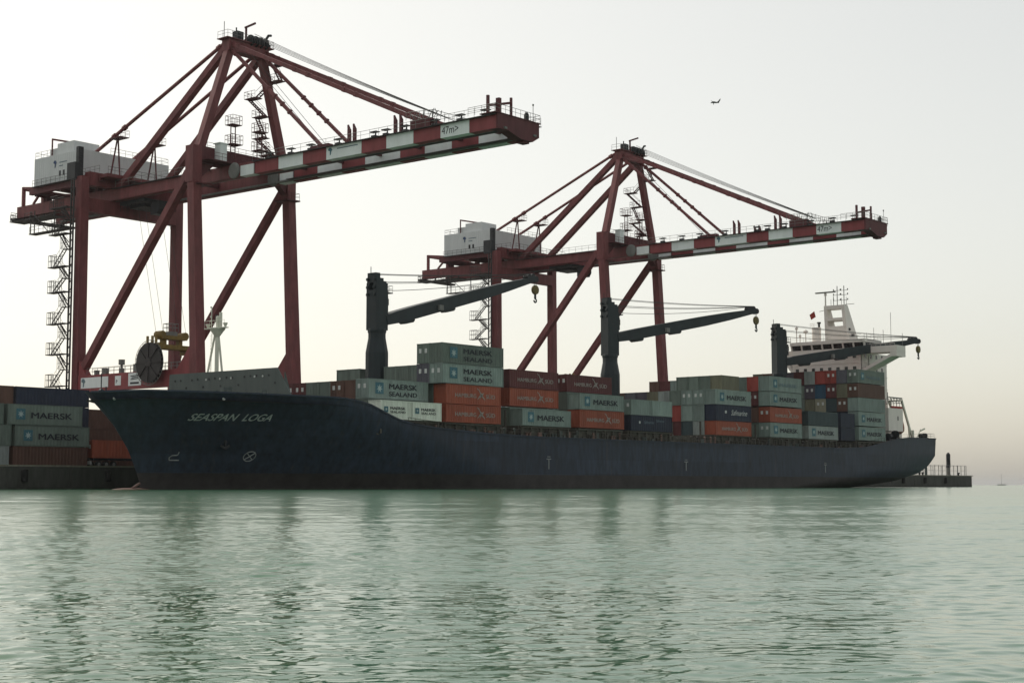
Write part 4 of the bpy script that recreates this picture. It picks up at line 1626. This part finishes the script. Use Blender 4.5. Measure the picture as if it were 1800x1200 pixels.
    def sign_text(s, sz, s_, t, z, mat, shear=0, bold=0, width=None):
        mm = text_mesh(s, sz, shear, bold)
        p = P(s_, t, z)
        o = link('lettering', mm, c, (p.x - X1, p.y - Y1, p.z - QZ), rot, mat, (width / twidth(mm), 1, 1) if width else None)
        return o
    sign_text('47m>', 1.5, 47.35, 5.77, 48.05, M['ink'], 0, -.004, 3.0)

    def africa(s_, t, z, k, mat):
        pts = [(-.5, .9), (-.1, 1.0), (.35, .9), (.55, .55), (.85, .2), (.6, .15), (.35, -.2), (.3, -.7), (.05, -1.1), (-.12, -1.05), (-.15, -.4), (-.1, -.05), (-.3, .1), (-.65, .15), (-.8, .45)]
        q = MB()
        q.prism([P(s_ + a * k, t, z + b * k) for (a, b) in pts], (-.015, 0, 0))
        return q.build('emblem', mat, c)
    africa(25.6, 5.77, 48.75, .55, M['blue'])
    q = MB()
    bx(q, 27.0, 31.2, 5.768, 5.78, 48.9, 49.05)
    q.build('faded_lettering_band', M['inkpale'], c)
    # signs on the portal beam
    for (s0, s1, z0, z1) in ((-25.6, -18.4, 16.0, 17.7), (-16.6, -15.1, 16.15, 17.65), (-13.2, -10.0, 15.95, 17.95)):
        q = MB()
        bx(q, s0, s1, .1, .145, z0, z1)
        q.build('sign', M['whitep'], c)
    africa(-24.9, .085, 16.9, .68, M['inkpale'])
    sign_text('P', .75, -16.3, .085, 16.5, M['ink'], 0, .02)
    q = MB()
    for (a, b, z) in ((-12.6, -10.4, 17.45), (-12.3, -10.8, 17.2), (-12.6, -10.6, 16.95)):
        q.beam(P(a, .08, z), P(b, .08, z + .12), .02, .14)
    bx(q, -12.7, -10.5, .08, .098, 16.2, 16.5)
    q.build('sign_graphic', M['ink'], c)
    q = MB()
    q.rail([P(-24.3, .3, 18.1), P(0, .3, 18.1)], 1.1, 1.4, .035)
    q.rail([P(-24.3, 1.3, 18.1), P(0, 1.3, 18.1)], 1.1, 1.4, .035)
    q.build('portal_railing', M['galv'], c)
    for (s_, w_, h_) in ((-20.6, 1.0, .9), (-22.6, .5, .7), (-12.5, .9, 1.2)):
        q = MB()
        bx(q, s_, s_ + w_, .45, 1.15, 18.1, 18.1 + h_)
        bx(q, s_ - .05, s_ + w_ + .05, .4, 1.2, 18.1 + h_, 18.16 + h_)
        q.build('junction_box', M['galv'], c)
    q = MB()
    bx(q, -16.2, -15.6, .5, 1.1, 18.1, 18.9)
    q.lathe(P(-15.9, .8, 18.9), [(.2, 0), (.2, .5), (.5, .55), (.5, 1.3), (.55, 1.35)], 8)
    q.build('warning_beacon', M['galv'], c)
    # cable reel
    rc = P(-6.5, -.9, 19.2)
    q = MB()
    n = 30
    q.lathe(rc + Vector((-.35, 0, 0)), [(.5, 0), (3.1, .02), (3.1, .08), (.5, .1)], n, 'x')
    q.lathe(rc + Vector((.05, 0, 0)), [(.5, 0), (3.1, .02), (3.1, .08), (.5, .1)], n, 'x')
    q.lathe(rc + Vector((-.5, 0, 0)), [(.6, 0), (.75, .1), (.75, .8), (.6, .9)], 14, 'x')
    q.lathe(rc + Vector((-.25, 0, 0)), [(2.5, 0), (2.5, .3)], n, 'x')
    for i in range(8):
        a = 2 * math.pi * i / 8
        q.beam(rc + Vector((-.42, .6 * math.cos(a), .6 * math.sin(a))), rc + Vector((-.42, 3.0 * math.cos(a), 3.0 * math.sin(a))), .1, .14, up=(1, 0, 0))
    reel = q.build('cable_reel', M['boot'], c)
    q = MB()
    for i in range(n):
        a, b = 2 * math.pi * i / n, 2 * math.pi * (i + 1) / n
        d = Vector((0, math.cos(a), math.sin(a)))
        q.tube(rc + d * 3.0 + Vector((-.2, 0, 0)), rc + d * 3.45 + Vector((-.2, 0, 0)), .05, 4)
        q.tube(rc + Vector((-.2, 3.45 * math.cos(a), 3.45 * math.sin(a))), rc + Vector((-.2, 3.45 * math.cos(b), 3.45 * math.sin(b))), .05, 4)
    q.build('reel_guard', M['galv'], reel)
    q = MB()
    for ds in (-1.4, -.2, .7):
        q.beam(P(-6.5 + ds, -.4, 22.2), P(-6.5 + ds, -.4, 23.4), .3, .3)
    q.beam(P(-8.6, -.4, 22.0), P(-4.6, -.4, 22.0), .4, .5)
    q.build('cable_guide', M['yellow'], reel)
    # apex frame
    TA0, TA1 = 7.1, 14.9
    q = MB()
    bx(q, -.3, 1.5, TA0 - .2, TA1 + .2, 68.5, 70.3)
    bx(q, -.7, 1.9, TA0 - .9, TA1 + 1.0, 70.3, 70.42)
    apx = q.build('apex_beam', R_, c)
    q = MB()
    q.rail([P(-.6, TA0 - .8, 70.42), P(1.8, TA0 - .8, 70.42), P(1.8, TA1 + .9, 70.42), P(-.6, TA1 + .9, 70.42)], 1.1, 1.0, .035)
    q.tube(P(.2, TA0 - .2, 70.4), P(.2, TA0 - .2, 73.2), .06, 5)
    q.build('apex_railing', M['galv'], apx)
    q = MB()
    bx(q, -.3, .9, 9.0, 10.3, 70.4, 72.1)
    q.lathe(P(.4, 9.2, 72.0), [(.12, 0), (.12, .7)], 6)
    for tt in (11.2, 12.2, 13.2, 14.2):
        q.lathe(P(1.3, tt, 70.9), [(.3, 0), (.95, .03), (.95, .25), (.3, .28)], 16, 'x')
        bx(q, .2, 2.2, tt - .25, tt - .1, 70.4, 71.2)
    bx(q, -.2, 1.8, 11.0, 15.2, 70.4, 70.9)
    q.path([P(1.6, 14.3, 71.6), P(1.9, 14.6, 72.3), P(1.7, 15.3, 72.5)], .22, 6)
    q.build('sheave_block', M['dark'], apx)
    q = MB()
    q.beam(P(1.0, 10.7, 70.4), P(1.0, 10.7, 72.9), .26, .26)
    q.beam(P(.8, 10.6, 72.9), P(3.0, 10.9, 73.3), .22, .28)
    q.build('service_davit', RD, apx)
    # mast legs
    for (tb, ta) in ((2.0, TA0 + .5), (19.0, TA1 - .4)):
        q = MB()
        q.beam(P(.8, tb, 52.2), P(.6, ta, 68.6), 1.25, 1.2, 1.2, 1.1, up=(0, 1, 0))
        q.build('front_mast_leg', R_, c)
    for (tb, ta) in ((6.4, TA0 + .5), (14.4, TA1 - .4)):
        q = MB()
        q.beam(P(-25.5, tb, 49.4), P(-.1, ta, 69.0), 1.05, 1.05)
        q.build('back_mast_leg', R_, c)
        # backstay with couplings and its stand
        q = MB()
        a, b = P(-.4, ta, 70.0), P(-44.0, tb, 51.9)
        b2 = a.lerp(b, .775)
        q.tube(a, b2, .30, 8)
        for k in (.03, .56, .62):
            q.tube(a.lerp(b, k - .008), a.lerp(b, k + .008), .45, 8)
        q.build('backstay', R_, c)
        q = MB()
        m_ = a.lerp(b, .6)
        for (ds, dt) in ((-1.6, -.6), (0.3, .5)):
            q.tube((m_.x + dt, m_.y - ds, 49.6), m_ + Vector((0, 0, -.3)), .14, 6)
        q.box(m_.x - .9, m_.x + .9, m_.y - 1.9, m_.y + 1.2, m_.z - .95, m_.z - .82)
        q.rail([(m_.x - .9, m_.y - 1.9, m_.z - .82), (m_.x + .9, m_.y - 1.9, m_.z - .82), (m_.x + .9, m_.y + 1.2, m_.z - .82)], 1.1, .9, .03)
        q.build('stay_stand', RD, c)
        # forestays
        tg = 6.4 if tb < 10 else 14.4
        for (s_, zz, rr, z_a) in ((43.2, 50.6, .36, 69.6), (23.2, 49.9, .29, 68.7)):
            q = MB()
            a2, b3 = P(1.2, ta, z_a), P(s_, tg, zz)
            if s_ > 40:
                q.beam(a2, b3, .42, .62)
            else:
                q.beam(a2, b3, .36, .5)
            for k in ((.04, .36, .43, .62, .68, .93) if s_ > 40 else (.05, .42, .5, .58, .66)):
                q.beam(a2.lerp(b3, k - .006), a2.lerp(b3, k + .006), .52, .74)
            q.build('forestay', R_, c)
    # boom hoist ropes, gently sagging
    q = MB()
    for i, tt in enumerate((9.4, 10.3, 11.2, 12.1, 13.0)):
        a, b = P(2.0, tt + 2.2, 71.9 - .34 * i), P(43.5, tt, 52.2 - .1 * i)
        q.path([a.lerp(b, k / 10) + Vector((0, 0, -1.2 * 4 * (k / 10) * (1 - k / 10) * .2)) for k in range(11)], .04, 4)
    for tt in (10.0, 11.4):
        q.path([P(1.6, tt, 68.6), P(20.5, tt, 50.0)], .04, 4)
    q.build('hoist_rope', M['cable'], c)
    # stairs zigzag beside the far mast leg
    zl = [50.4, 53.6, 56.4, 59.6, 62.6, 65.2, 67.6]
    lvl = []
    for i, z in enumerate(zl):
        k = (z - 52.2) / 16.4
        tl_ = 19.0 + (TA1 - .4 - 19.0) * max(k, 0)
        sgn = -1 if z < 64 else 1
        base = P(-1.9 if i % 2 == 0 else -.9, tl_ - 1.6, z)
        if z > 64:
            base = P(2.6 if i % 2 == 0 else 1.6, tl_ + .9, z)
        q = MB()
        q.box(base.x - .6, base.x + 1.0, base.y - 1.5, base.y + 1.1, z - .1, z)
        q.rail([(base.x - .6, base.y - 1.5, z), (base.x - .6, base.y + 1.1, z), (base.x + 1.0, base.y + 1.1, z)], 1.1, .8, .035)
        q.build('stair_landing', RD, c)
        lvl.append(base)
    for a, b in zip(lvl, lvl[1:]):
        q = MB()
        a_, b_ = a + Vector((.2, -1.2, 0)), b + Vector((.2, .8, 0))
        for sd_ in (-.35, .35):
            q.beam(a_ + Vector((sd_, 0, 0)), b_ + Vector((sd_, 0, 0)), .07, .22)
            q.tube(a_ + Vector((sd_, 0, 1)), b_ + Vector((sd_, 0, 1)), .03, 4)
        for k in range(9):
            p = a_.lerp(b_, (k + .5) / 9)
            q.box(p.x - .33, p.x + .33, p.y - .13, p.y + .13, p.z - .02, p.z + .02)
        q.build('stair_flight', RD, c)
    # service towers standing on the upper portal
    for (s_, t_, hh) in ((2.2, 6.9, 6.4), (2.2, 12.3, 6.2)):
        q = MB()
        z0 = 50.0
        for k in (0, 1):
            q.beam(P(s_, t_ + k * .9, z0 - .5), P(s_, t_ + k * .9, z0 + hh), .12, .12)
        for k in range(13):
            q.tube(P(s_, t_, z0 + k * .42), P(s_, t_ + .9, z0 + k * .42), .035, 4)
        for zz, w_ in ((z0 + hh * .52, 1.9), (z0 + hh, 1.7)):
            bx(q, s_ - .9, s_ + .9, t_ - .4, t_ + w_ - .2, zz - .1, zz)
            q.rail([P(s_ - .9, t_ - .4, zz), P(s_ + .9, t_ - .4, zz), P(s_ + .9, t_ + w_ - .2, zz), P(s_ - .9, t_ + w_ - .2, zz), P(s_ - .9, t_ - .4, zz)], 1.4, .7, .04)
        q.build('service_tower', RD, c)
    q = MB()
    bx(q, 1.6, 2.9, 4.3, 5.6, 50.2, 52.9)
    bx(q, 1.4, 3.0, 4.1, 5.8, 52.9, 53.05)
    q.build('electrical_cabinet', M['whitep'], c)
    q = MB()
    bx(q, 1.55, 1.6, 4.6, 5.0, 51.6, 52.3)
    bx(q, .4, 3.4, 1.7, 18.6, 50.0, 50.12)
    q.rail([P(3.3, 1.8, 50.12), P(3.3, 18.5, 50.12)], 1.1, 1.3, .035)
    q.rail([P(.2, 2.4, 52.3), P(.2, 18.0, 52.3)], 1.1, 1.6, .035)
    q.build('upper_platform', RD, c)
    # machinery house
    q = MB()
    bx(q, -44.7, -31.0, 3.0, 21.0, 51.6, 56.5)
    hs = q.build('machinery_house', M['house'], c)
    q = MB()
    bx(q, -38.8, -34.1, 3.5, 8.6, 56.5, 58.5)
    bx(q, -41.4, -38.8, 3.8, 7.0, 56.5, 57.9)
    q.build('roof_unit', M['house'], hs)
    q = MB()
    q.rail([P(-44.6, 20.8, 56.5), P(-44.6, 3.1, 56.5), P(-39.5, 3.1, 56.5)], 1.1, 1.6, .035)
    q.rail([P(-31.1, 8.8, 56.5), P(-31.1, 20.9, 56.5), P(-44.6, 20.9, 56.5)], 1.1, 1.6, .035)
    q.build('roof_railing', M['galv'], hs)
    q = MB()
    q.beam(P(-40.2, 3.4, 56.5), P(-40.2, 3.4, 59.6), .2, .2)
    q.beam(P(-40.3, 3.4, 59.5), P(-39.2, 8.0, 59.4), .22, .28)
    q.build('roof_hoist', RD, hs)
    q = MB()
    for k in range(22):
        s_ = -44.5 + k * .62
        bx(q, s_, s_ + .05, 2.97, 3.0, 51.7, 56.4)
    for k in range(28):
        t_ = 3.2 + k * .63
        bx(q, -31.0, -30.97, t_, t_ + .05, 51.7, 56.4)
    q.build('cladding_rib', M['house'], hs)
    africa(-38.6, 2.96, 54.9, .62, M['blued'])
    q = MB()
    bx(q, -37.4, -35.2, 2.955, 2.97, 54.95, 55.1)
    bx(q, -37.4, -36.3, 2.955, 2.97, 54.35, 54.5)
    q.build('faded_lettering_band', M['inkpale'], hs)
    q = MB()
    for s_ in (-37.4, -36.3):
        bx(q, s_, s_ + .5, 2.95, 3.0, 52.7, 53.6)
    q.build('vent_grille', M['dark'], hs)
    # frame that carries the house
    q = MB()
    for t_ in (3.2, 20.2):
        bx(q, -46.4, -26, t_, t_ + .7, 50.5, 51.55)
    for s_ in (-45.9, -38.2, -31.2):
        bx(q, s_, s_ + .8, 3.95, 20.1, 50.3, 51.5)
        for t_ in (5.9, 13.9):
            bx(q, s_ + .05, s_ + .75, t_, t_ + 1.0, 49.61, 50.3)
    q.build('house_frame', RD, c)
    q = MB()
    bx(q, -31.0, -24.0, 3.2, 20.9, 51.0, 51.55)
    bx(q, -30.8, -26.8, 1.6, 3.1, 49.8, 51.5)
    q.build('house_apron', R_, c)
    q = MB()
    q.rail([P(-30.8, 1.7, 51.5), P(-24.2, 1.7, 51.5)], 1.1, 1.3, .035)
    q.rail([P(-24.1, 3.3, 51.6), P(-24.1, 20.8, 51.6)], 1.1, 1.3, .035)
    q.rail([P(-44.6, 2.6, 51.6), P(-31.2, 2.6, 51.6)], 1.1, 1.3, .035)
    bx(q, -44.7, -31.0, 2.4, 2.98, 51.5, 51.58)
    q.build('house_walkway', M['grate'], c)
    # land end: gallows frame and lower platform
    q = MB()
    for t_ in (5.9, 14.3):
        q.beam(P(-52.2, t_, 49.6), P(-52.2, t_, 53.0), .5, .5)
        q.beam(P(-52.2, t_, 52.8), P(-45.6, t_, 52.0), .4, .45)
        q.beam(P(-49.2, t_, 49.6), P(-46.6, t_, 51.8), .3, .35)
        bx(q, -46.6, -45.8, t_ - .2, t_ + .6, 49.6, 51.6)
    bx(q, -52.5, -51.9, 6.2, 14.4, 52.4, 53.0)
    q.build('end_frame', R_, c)
    q = MB()
    bx(q, -54.4, -42, 4.6, 7.6, 46.75, 46.88)
    bx(q, -54.2, -52.6, 4.6, 15.8, 47.0, 47.4)
    for s_ in (-54.5, -50, -46, -43):
        q.beam(P(s_, 6, 46.8), P(s_, 6, 47.7), .2, .2)
    q.rail([P(-54.3, 7.5, 46.88), P(-54.3, 4.7, 46.88), P(-52, 4.7, 46.88)], 1.2, .8, .045)
    q.rail([P(-54.1, 15.7, 47.4), P(-54.1, 4.7, 47.4)], 1.1, 1.3, .04)
    q.build('end_platform', M['grate'], c)
    # hanging service gallery below the land end
    q = MB()
    bx(q, -41.6, -29.4, .2, 1.6, 42.7, 42.85)
    q.rail([P(-41.5, .25, 42.85), P(-29.6, .25, 42.85)], 1.1, 1.3, .04)
    for s_ in (-41.4, -40.3, -34.5):
        q.beam(P(s_, .4, 42.8), P(s_, .4, 46.7), .14, .14)
    q.beam(P(-40.4, .4, 46.0), P(-36.5, .4, 42.9), .1, .1)
    bx(q, -43.2, -40.6, .2, 1.6, 45.3, 45.4)
    q.rail([P(-43.1, .25, 45.4), P(-40.7, .25, 45.4)], 1.1, .7, .04)
    q.build('hanging_gallery', M['grate'], c)
    # access stair tower on the land leg
    q = MB()
    for s_ in (-28.5, -27.8):
        for t_ in (-.6,):
            q.beam(P(s_, t_, QZ), P(s_, t_, 50.5), .22, .22)
    for k in range(34):
        q.beam(P(-28.4, -.6, 5 + k * 1.35), P(-27.7, -.6, 5.7 + k * 1.35), .1, .1)
    q.build('stair_column', M['grate'], c)
    zs = [5.6, 11.2, 16.6, 21.8, 26.8, 32.0, 36.2, 41.6, 46.0]
    for i, z in enumerate(zs):
        q = MB()
        bx(q, -33.3, -28.6, -1.5, -.2, z - .14, z)
        q.rail([P(-31.1, -1.45, z), P(-33.2, -1.45, z), P(-33.2, -.25, z), P(-31.1, -.25, z)], 1.9, .5, .045)
        q.beam(P(-30.3, -.8, z - .1), P(-28.6, -.8, z - 1.6), .12, .12)
        q.build('stair_landing', M['grate'], c)
        if i:
            zb = zs[i - 1]
            q = MB()
            zm = (z + zb) / 2
            for (a, b, t_) in ((P(-31.7, -1.2, zb), P(-28.9, -1.2, zm), -1.2), (P(-28.9, -.5, zm), P(-31.3, -.5, z), -.5)):
                for dx in (-.3, .3):
                    q.beam(a + Vector((dx, 0, 0)), b + Vector((dx, 0, 0)), .06, .2)
                    q.tube(a + Vector((dx, 0, 1.0)), b + Vector((dx, 0, 1.0)), .03, 4)
                for k in range(8):
                    p = a.lerp(b, (k + .5) / 8)
                    q.box(p.x - .3, p.x + .3, p.y - .13, p.y + .13, p.z - .02, p.z + .02)
                    if k % 2 == 0:
                        q.tube(p + Vector((-.3, 0, 0)), p + Vector((-.3, 0, 1)), .025, 4)
            bx(q, -29.1, -28.5, -1.5, -.2, zm - .1, zm)
            q.rail([P(-28.6, -1.45, zm), P(-30.0, -1.45, zm)], 1.9, .4, .04)
            q.build('stair_flight', M['grate'], c)
    # trolley and operator cab
    q = MB()
    bx(q, -26, -19.5, 7.2, 13.6, 46.9, 47.5)
    bx(q, -25, -21, 8.4, 12.4, 46.4, 46.9)
    q.rail([P(-26, 7.3, 45.9), P(-20, 7.3, 45.9)], 1.0, 1.0, .04)
    tro = q.build('trolley', M['dark'], c)
    q = MB()
    q.prism([P(-19.4, 8.4, 46.9), P(-17.2, 8.4, 46.9), P(-17.2, 8.4, 45.6), P(-17.7, 8.4, 44.8), P(-19.4, 8.4, 44.8)], (2.2, 0, 0))
    q.build('operator_cab', M['dark'], tro)
    q = MB()
    for (s_, t_) in ((1.9, 19.2), (1.9, 1.0)):
        bx(q, s_ - 2.6, s_ + .6, t_ - .6, t_ + 2.2, 46.2, 46.4)
    q.rail([P(2.4, 18.7, 46.4), P(2.4, 21.3, 46.4), P(-.6, 21.3, 46.4)], 1.1, .9, .035)
    q.build('leg_platform', RD, c)
    return c


random.seed(11)
crane1 = build_crane()
crane2 = copy_tree(crane1)
crane2.location.x += DD
for ch in crane2.children:
    if ch.name.startswith('trolley') and not ch.name.startswith('trolley_rail'):
        ch.location.y -= 8.0
crane2['label'] = 'farther red quay crane with red and white boom, behind the second deck crane'

# yellow spreader hanging under the nearer crane's trolley
sp = thing('container_spreader', tuple(P(-14.6, 10.0, 22)), 'yellow spreader frame with head block hanging on ropes behind the cable reel', 'spreader')
q = MB()
sC, tC = -14.6, 9.4
bx(q, sC - 1.2, sC + 1.2, tC - 3.0, tC + 3.0, 22.3, 23.0)
bx(q, sC - 1.15, sC + 1.15, tC - 3.15, tC - 2.7, 21.6, 22.9)
bx(q, sC - 1.15, sC + 1.15, tC + 2.7, tC + 3.15, 21.6, 22.9)
for t_ in (tC - 3.0, tC + 2.9):
    for s_ in (sC - 1.15, sC + 1.05):
        bx(q, s_, s_ + .12, t_, t_ + .12, 21.2, 21.7)
q.build('spreader_frame', M['yellow'], sp)
q = MB()
bx(q, sC - 1.0, sC + 1.0, tC - 2.5, tC + 2.5, 23.9, 24.5)
for t_ in (tC - 2.3, tC + 2.3):
    q.lathe(P(sC + .9, t_, 24.6), [(.4, 0), (.62, .05), (.62, 1.7), (.4, 1.8)], 14, 'y')
for t_ in (tC - 1.6, tC + 1.6):
    bx(q, sC - .5, sC + .5, t_ - .3, t_ + .3, 23.0, 23.9)
q.build('head_block', M['yellow'], sp)
q = MB()
for s_ in (sC - .9, sC + .9):
    for t_ in (tC - 2.3, tC + 2.3):
        q.tube(P(s_, t_, 24.6), P(s_ - 5.5, t_, 46.2), .035, 4)
q.build('hoist_rope', M['cable'], sp)
q = MB()
bx(q, sC - .7, sC + .7, tC - .9, tC + .7, 24.5, 25.2)
q.rail([P(sC - .8, tC - 1, 25.2), P(sC + .8, tC - 1, 25.2), P(sC + .8, tC + .8, 25.2), P(sC - .8, tC + .8, 25.2), P(sC - .8, tC - 1, 25.2)], 1.3, .8, .05)
q.build('cable_basket', M['galv'], sp)

# ------------------------------------------------------------------ pier end
fn = thing('pier_fence', (410, QY + 1.2, QZ), 'pale wire fence on the end of the pier right of the stern', 'fence')
for i in range(19):
    x = 381 + i * 2.5
    MB().tube((x, QY + 1.2, QZ), (x, QY + 1.2, QZ + 3.0), .09, 6).build('fence_post', M['galv'], fn)
q = MB()
for z in (.2, 1.5, 2.95):
    q.tube((381, QY + 1.2, QZ + z), (427, QY + 1.2, QZ + z), .035, 4)
q.build('fence_wire', M['galv'], fn)
q = MB()
for i in range(9):
    y = QY + 1.2 + i * 2.5
    q.tube((427, y, QZ), (427, y, QZ + 3.0), .09, 6)
q.tube((427, QY + 1.2, QZ + 2.95), (427, QY + 21, QZ + 2.95), .035, 4)
q.build('return_fence', M['galv'], fn)
MB().box(400.4, 401.4, QY + 1.3, QY + 1.6, QZ, QZ + 2.9).build('fence_panel', M['grnplate'], fn)
bc = thing('harbour_beacon', (418, QY + 2.5, QZ), 'slim dark topped beacon post standing on the pier end', 'beacon')
MB().lathe((418, QY + 2.5, QZ), [(.75, 0), (.75, .3), (.5, .35), (.5, 2.4)], 12).build('base', M['conct'], bc)
MB().lathe((418, QY + 2.5, QZ + 2.4), [(.58, 0), (.58, 3.6), (.45, 3.9), (.2, 4.2)], 12).build('lantern_column', M['dark'], bc)
for i, x in enumerate((395.5, 397.6, 421.0)):
    b_ = MB().lathe((x, QY + .9, QZ), [(.35, 0), (.25, .15), (.25, .6), (.42, .75), (.42, .9), (.3, 1.0)], 10)
    tag(b_.build('mooring_bollard', M['dark']), ('black bollard at the pier edge, left of a close pair', 'black bollard at the pier edge, right of a close pair',
                                                 'single black bollard at the pier edge right of the beacon')[i], 'bollard', 'bollards on the pier end')

# ------------------------------------------------------------------ bird and far boat
d = (F3 * 2733.35 + RT * (1256 - 900) + U3 * (600 - 180.5)).normalized()
bp_ = Vector((0, 0, .6)) + d * 165
bt = thing('flying_bird', tuple(bp_), 'dark seabird flying in the pale sky above the farther crane', 'bird')


def bw_(a, b, cdep):
    return bp_ + RT * a + U3 * b + FW * cdep


bd = MB()
vs, fs = [], []
spine = [(-.42, -.06, .02), (-.34, -.02, .05), (-.22, .02, .085), (-.08, .03, .10), (.08, .01, .085), (.24, -.02, .05), (.36, -.03, .015)]
for (a, b, r) in spine:
    for j in range(8):
        g = 2 * math.pi * j / 8
        vs.append(bw_(a, b + r * math.sin(g), r * math.cos(g)))
for i in range(len(spine) - 1):
    for j in range(8):
        fs.append((i * 8 + j, i * 8 + (j + 1) % 8, i * 8 + 8 + (j + 1) % 8, i * 8 + 8 + j))
bd.add(vs, fs)
bd.build('body', M['bird'], bt, smooth=True)


def wing(pts, name):
    q = MB()
    n = len(pts)
    q.add([bw_(a, b, cc) for (a, b, cc, wd) in pts] + [bw_(a + wd, b - .03, cc) for (a, b, cc, wd) in pts] + [bw_(a + wd * .4, b + .03, cc) for (a, b, cc, wd) in pts],
          [(i, i + 1, 2 * n + i + 1, 2 * n + i) for i in range(n - 1)] + [(2 * n + i, 2 * n + i + 1, n + i + 1, n + i) for i in range(n - 1)] + [(n + i, n + i + 1, i + 1, i) for i in range(n - 1)])
    q.build(name, M['bird'], bt)


wing([(-.18, .02, -.05, .24), (-.05, .0, -.25, .26), (.16, -.08, -.42, .22), (.34, .06, -.5, .15), (.5, .26, -.55, .06)], 'wing')
wing([(-.18, .03, .05, .22), (-.2, .12, .25, .2), (-.24, .22, .4, .14), (-.3, .30, .5, .05)], 'wing')
q = MB()
q.prism([bw_(-.14, -.03, -.02), bw_(-.06, -.03, -.02), bw_(-.08, -.24, -.04), bw_(-.13, -.22, -.04)], FW * .04)
q.build('leg', M['bird'], bt)
q = MB()
q.prism([bw_(.3, -.01, -.03), bw_(.46, -.02, -.08), bw_(.46, -.05, .08), bw_(.3, -.04, .04)], (0, 0, .02))
q.build('tail', M['bird'], bt)
dd_ = FW * 1800 + RT * ((1757 - 900) / 2733.35 * 1800)
fb = thing('sailing_boat', (dd_.x, dd_.y, 0), 'tiny pale sailing boat on the horizon at the right', 'boat')
q = MB()
vs, fs = [], []
for i in range(7):
    t = i / 6
    wd = 1.6 * math.sin(math.pi * min(t * .85 + .1, 1))
    x = -5 + 10 * t
    vs += [(dd_.x + RT.x * x + FW.x * wd, dd_.y + RT.y * x + FW.y * wd, 1.2), (dd_.x + RT.x * x, dd_.y + RT.y * x, -.3), (dd_.x + RT.x * x - FW.x * wd, dd_.y + RT.y * x - FW.y * wd, 1.2)]
for i in range(6):
    fs += [(3 * i, 3 * i + 1, 3 * i + 4, 3 * i + 3), (3 * i + 1, 3 * i + 2, 3 * i + 5, 3 * i + 4), (3 * i + 2, 3 * i, 3 * i + 3, 3 * i + 5)]
q.add(vs, fs)
q.build('hull', M['sail'], fb)
MB().tube((dd_.x, dd_.y, 1), (dd_.x, dd_.y, 13), .15, 6).build('mast', M['galv'], fb)

# ------------------------------------------------------------------ harbour haze
hm = bpy.data.materials.new('haze_air')
hm.use_nodes = True
hn = hm.node_tree
hn.nodes.clear()
hv_ = hn.nodes.new('ShaderNodeVolumePrincipled')
hv_.inputs['Color'].default_value = (0.92, 0.93, 0.95, 1)
hv_.inputs['Density'].default_value = 0.00005
hv_.inputs['Anisotropy'].default_value = 0.55
ho_ = hn.nodes.new('ShaderNodeOutputMaterial')
hn.links.new(hv_.outputs[0], ho_.inputs['Volume'])
hz = MB().box(-15500, 30500, -15500, 30500, -3.0, 78.0).build('haze', hm)
hz['kind'] = 'stuff'
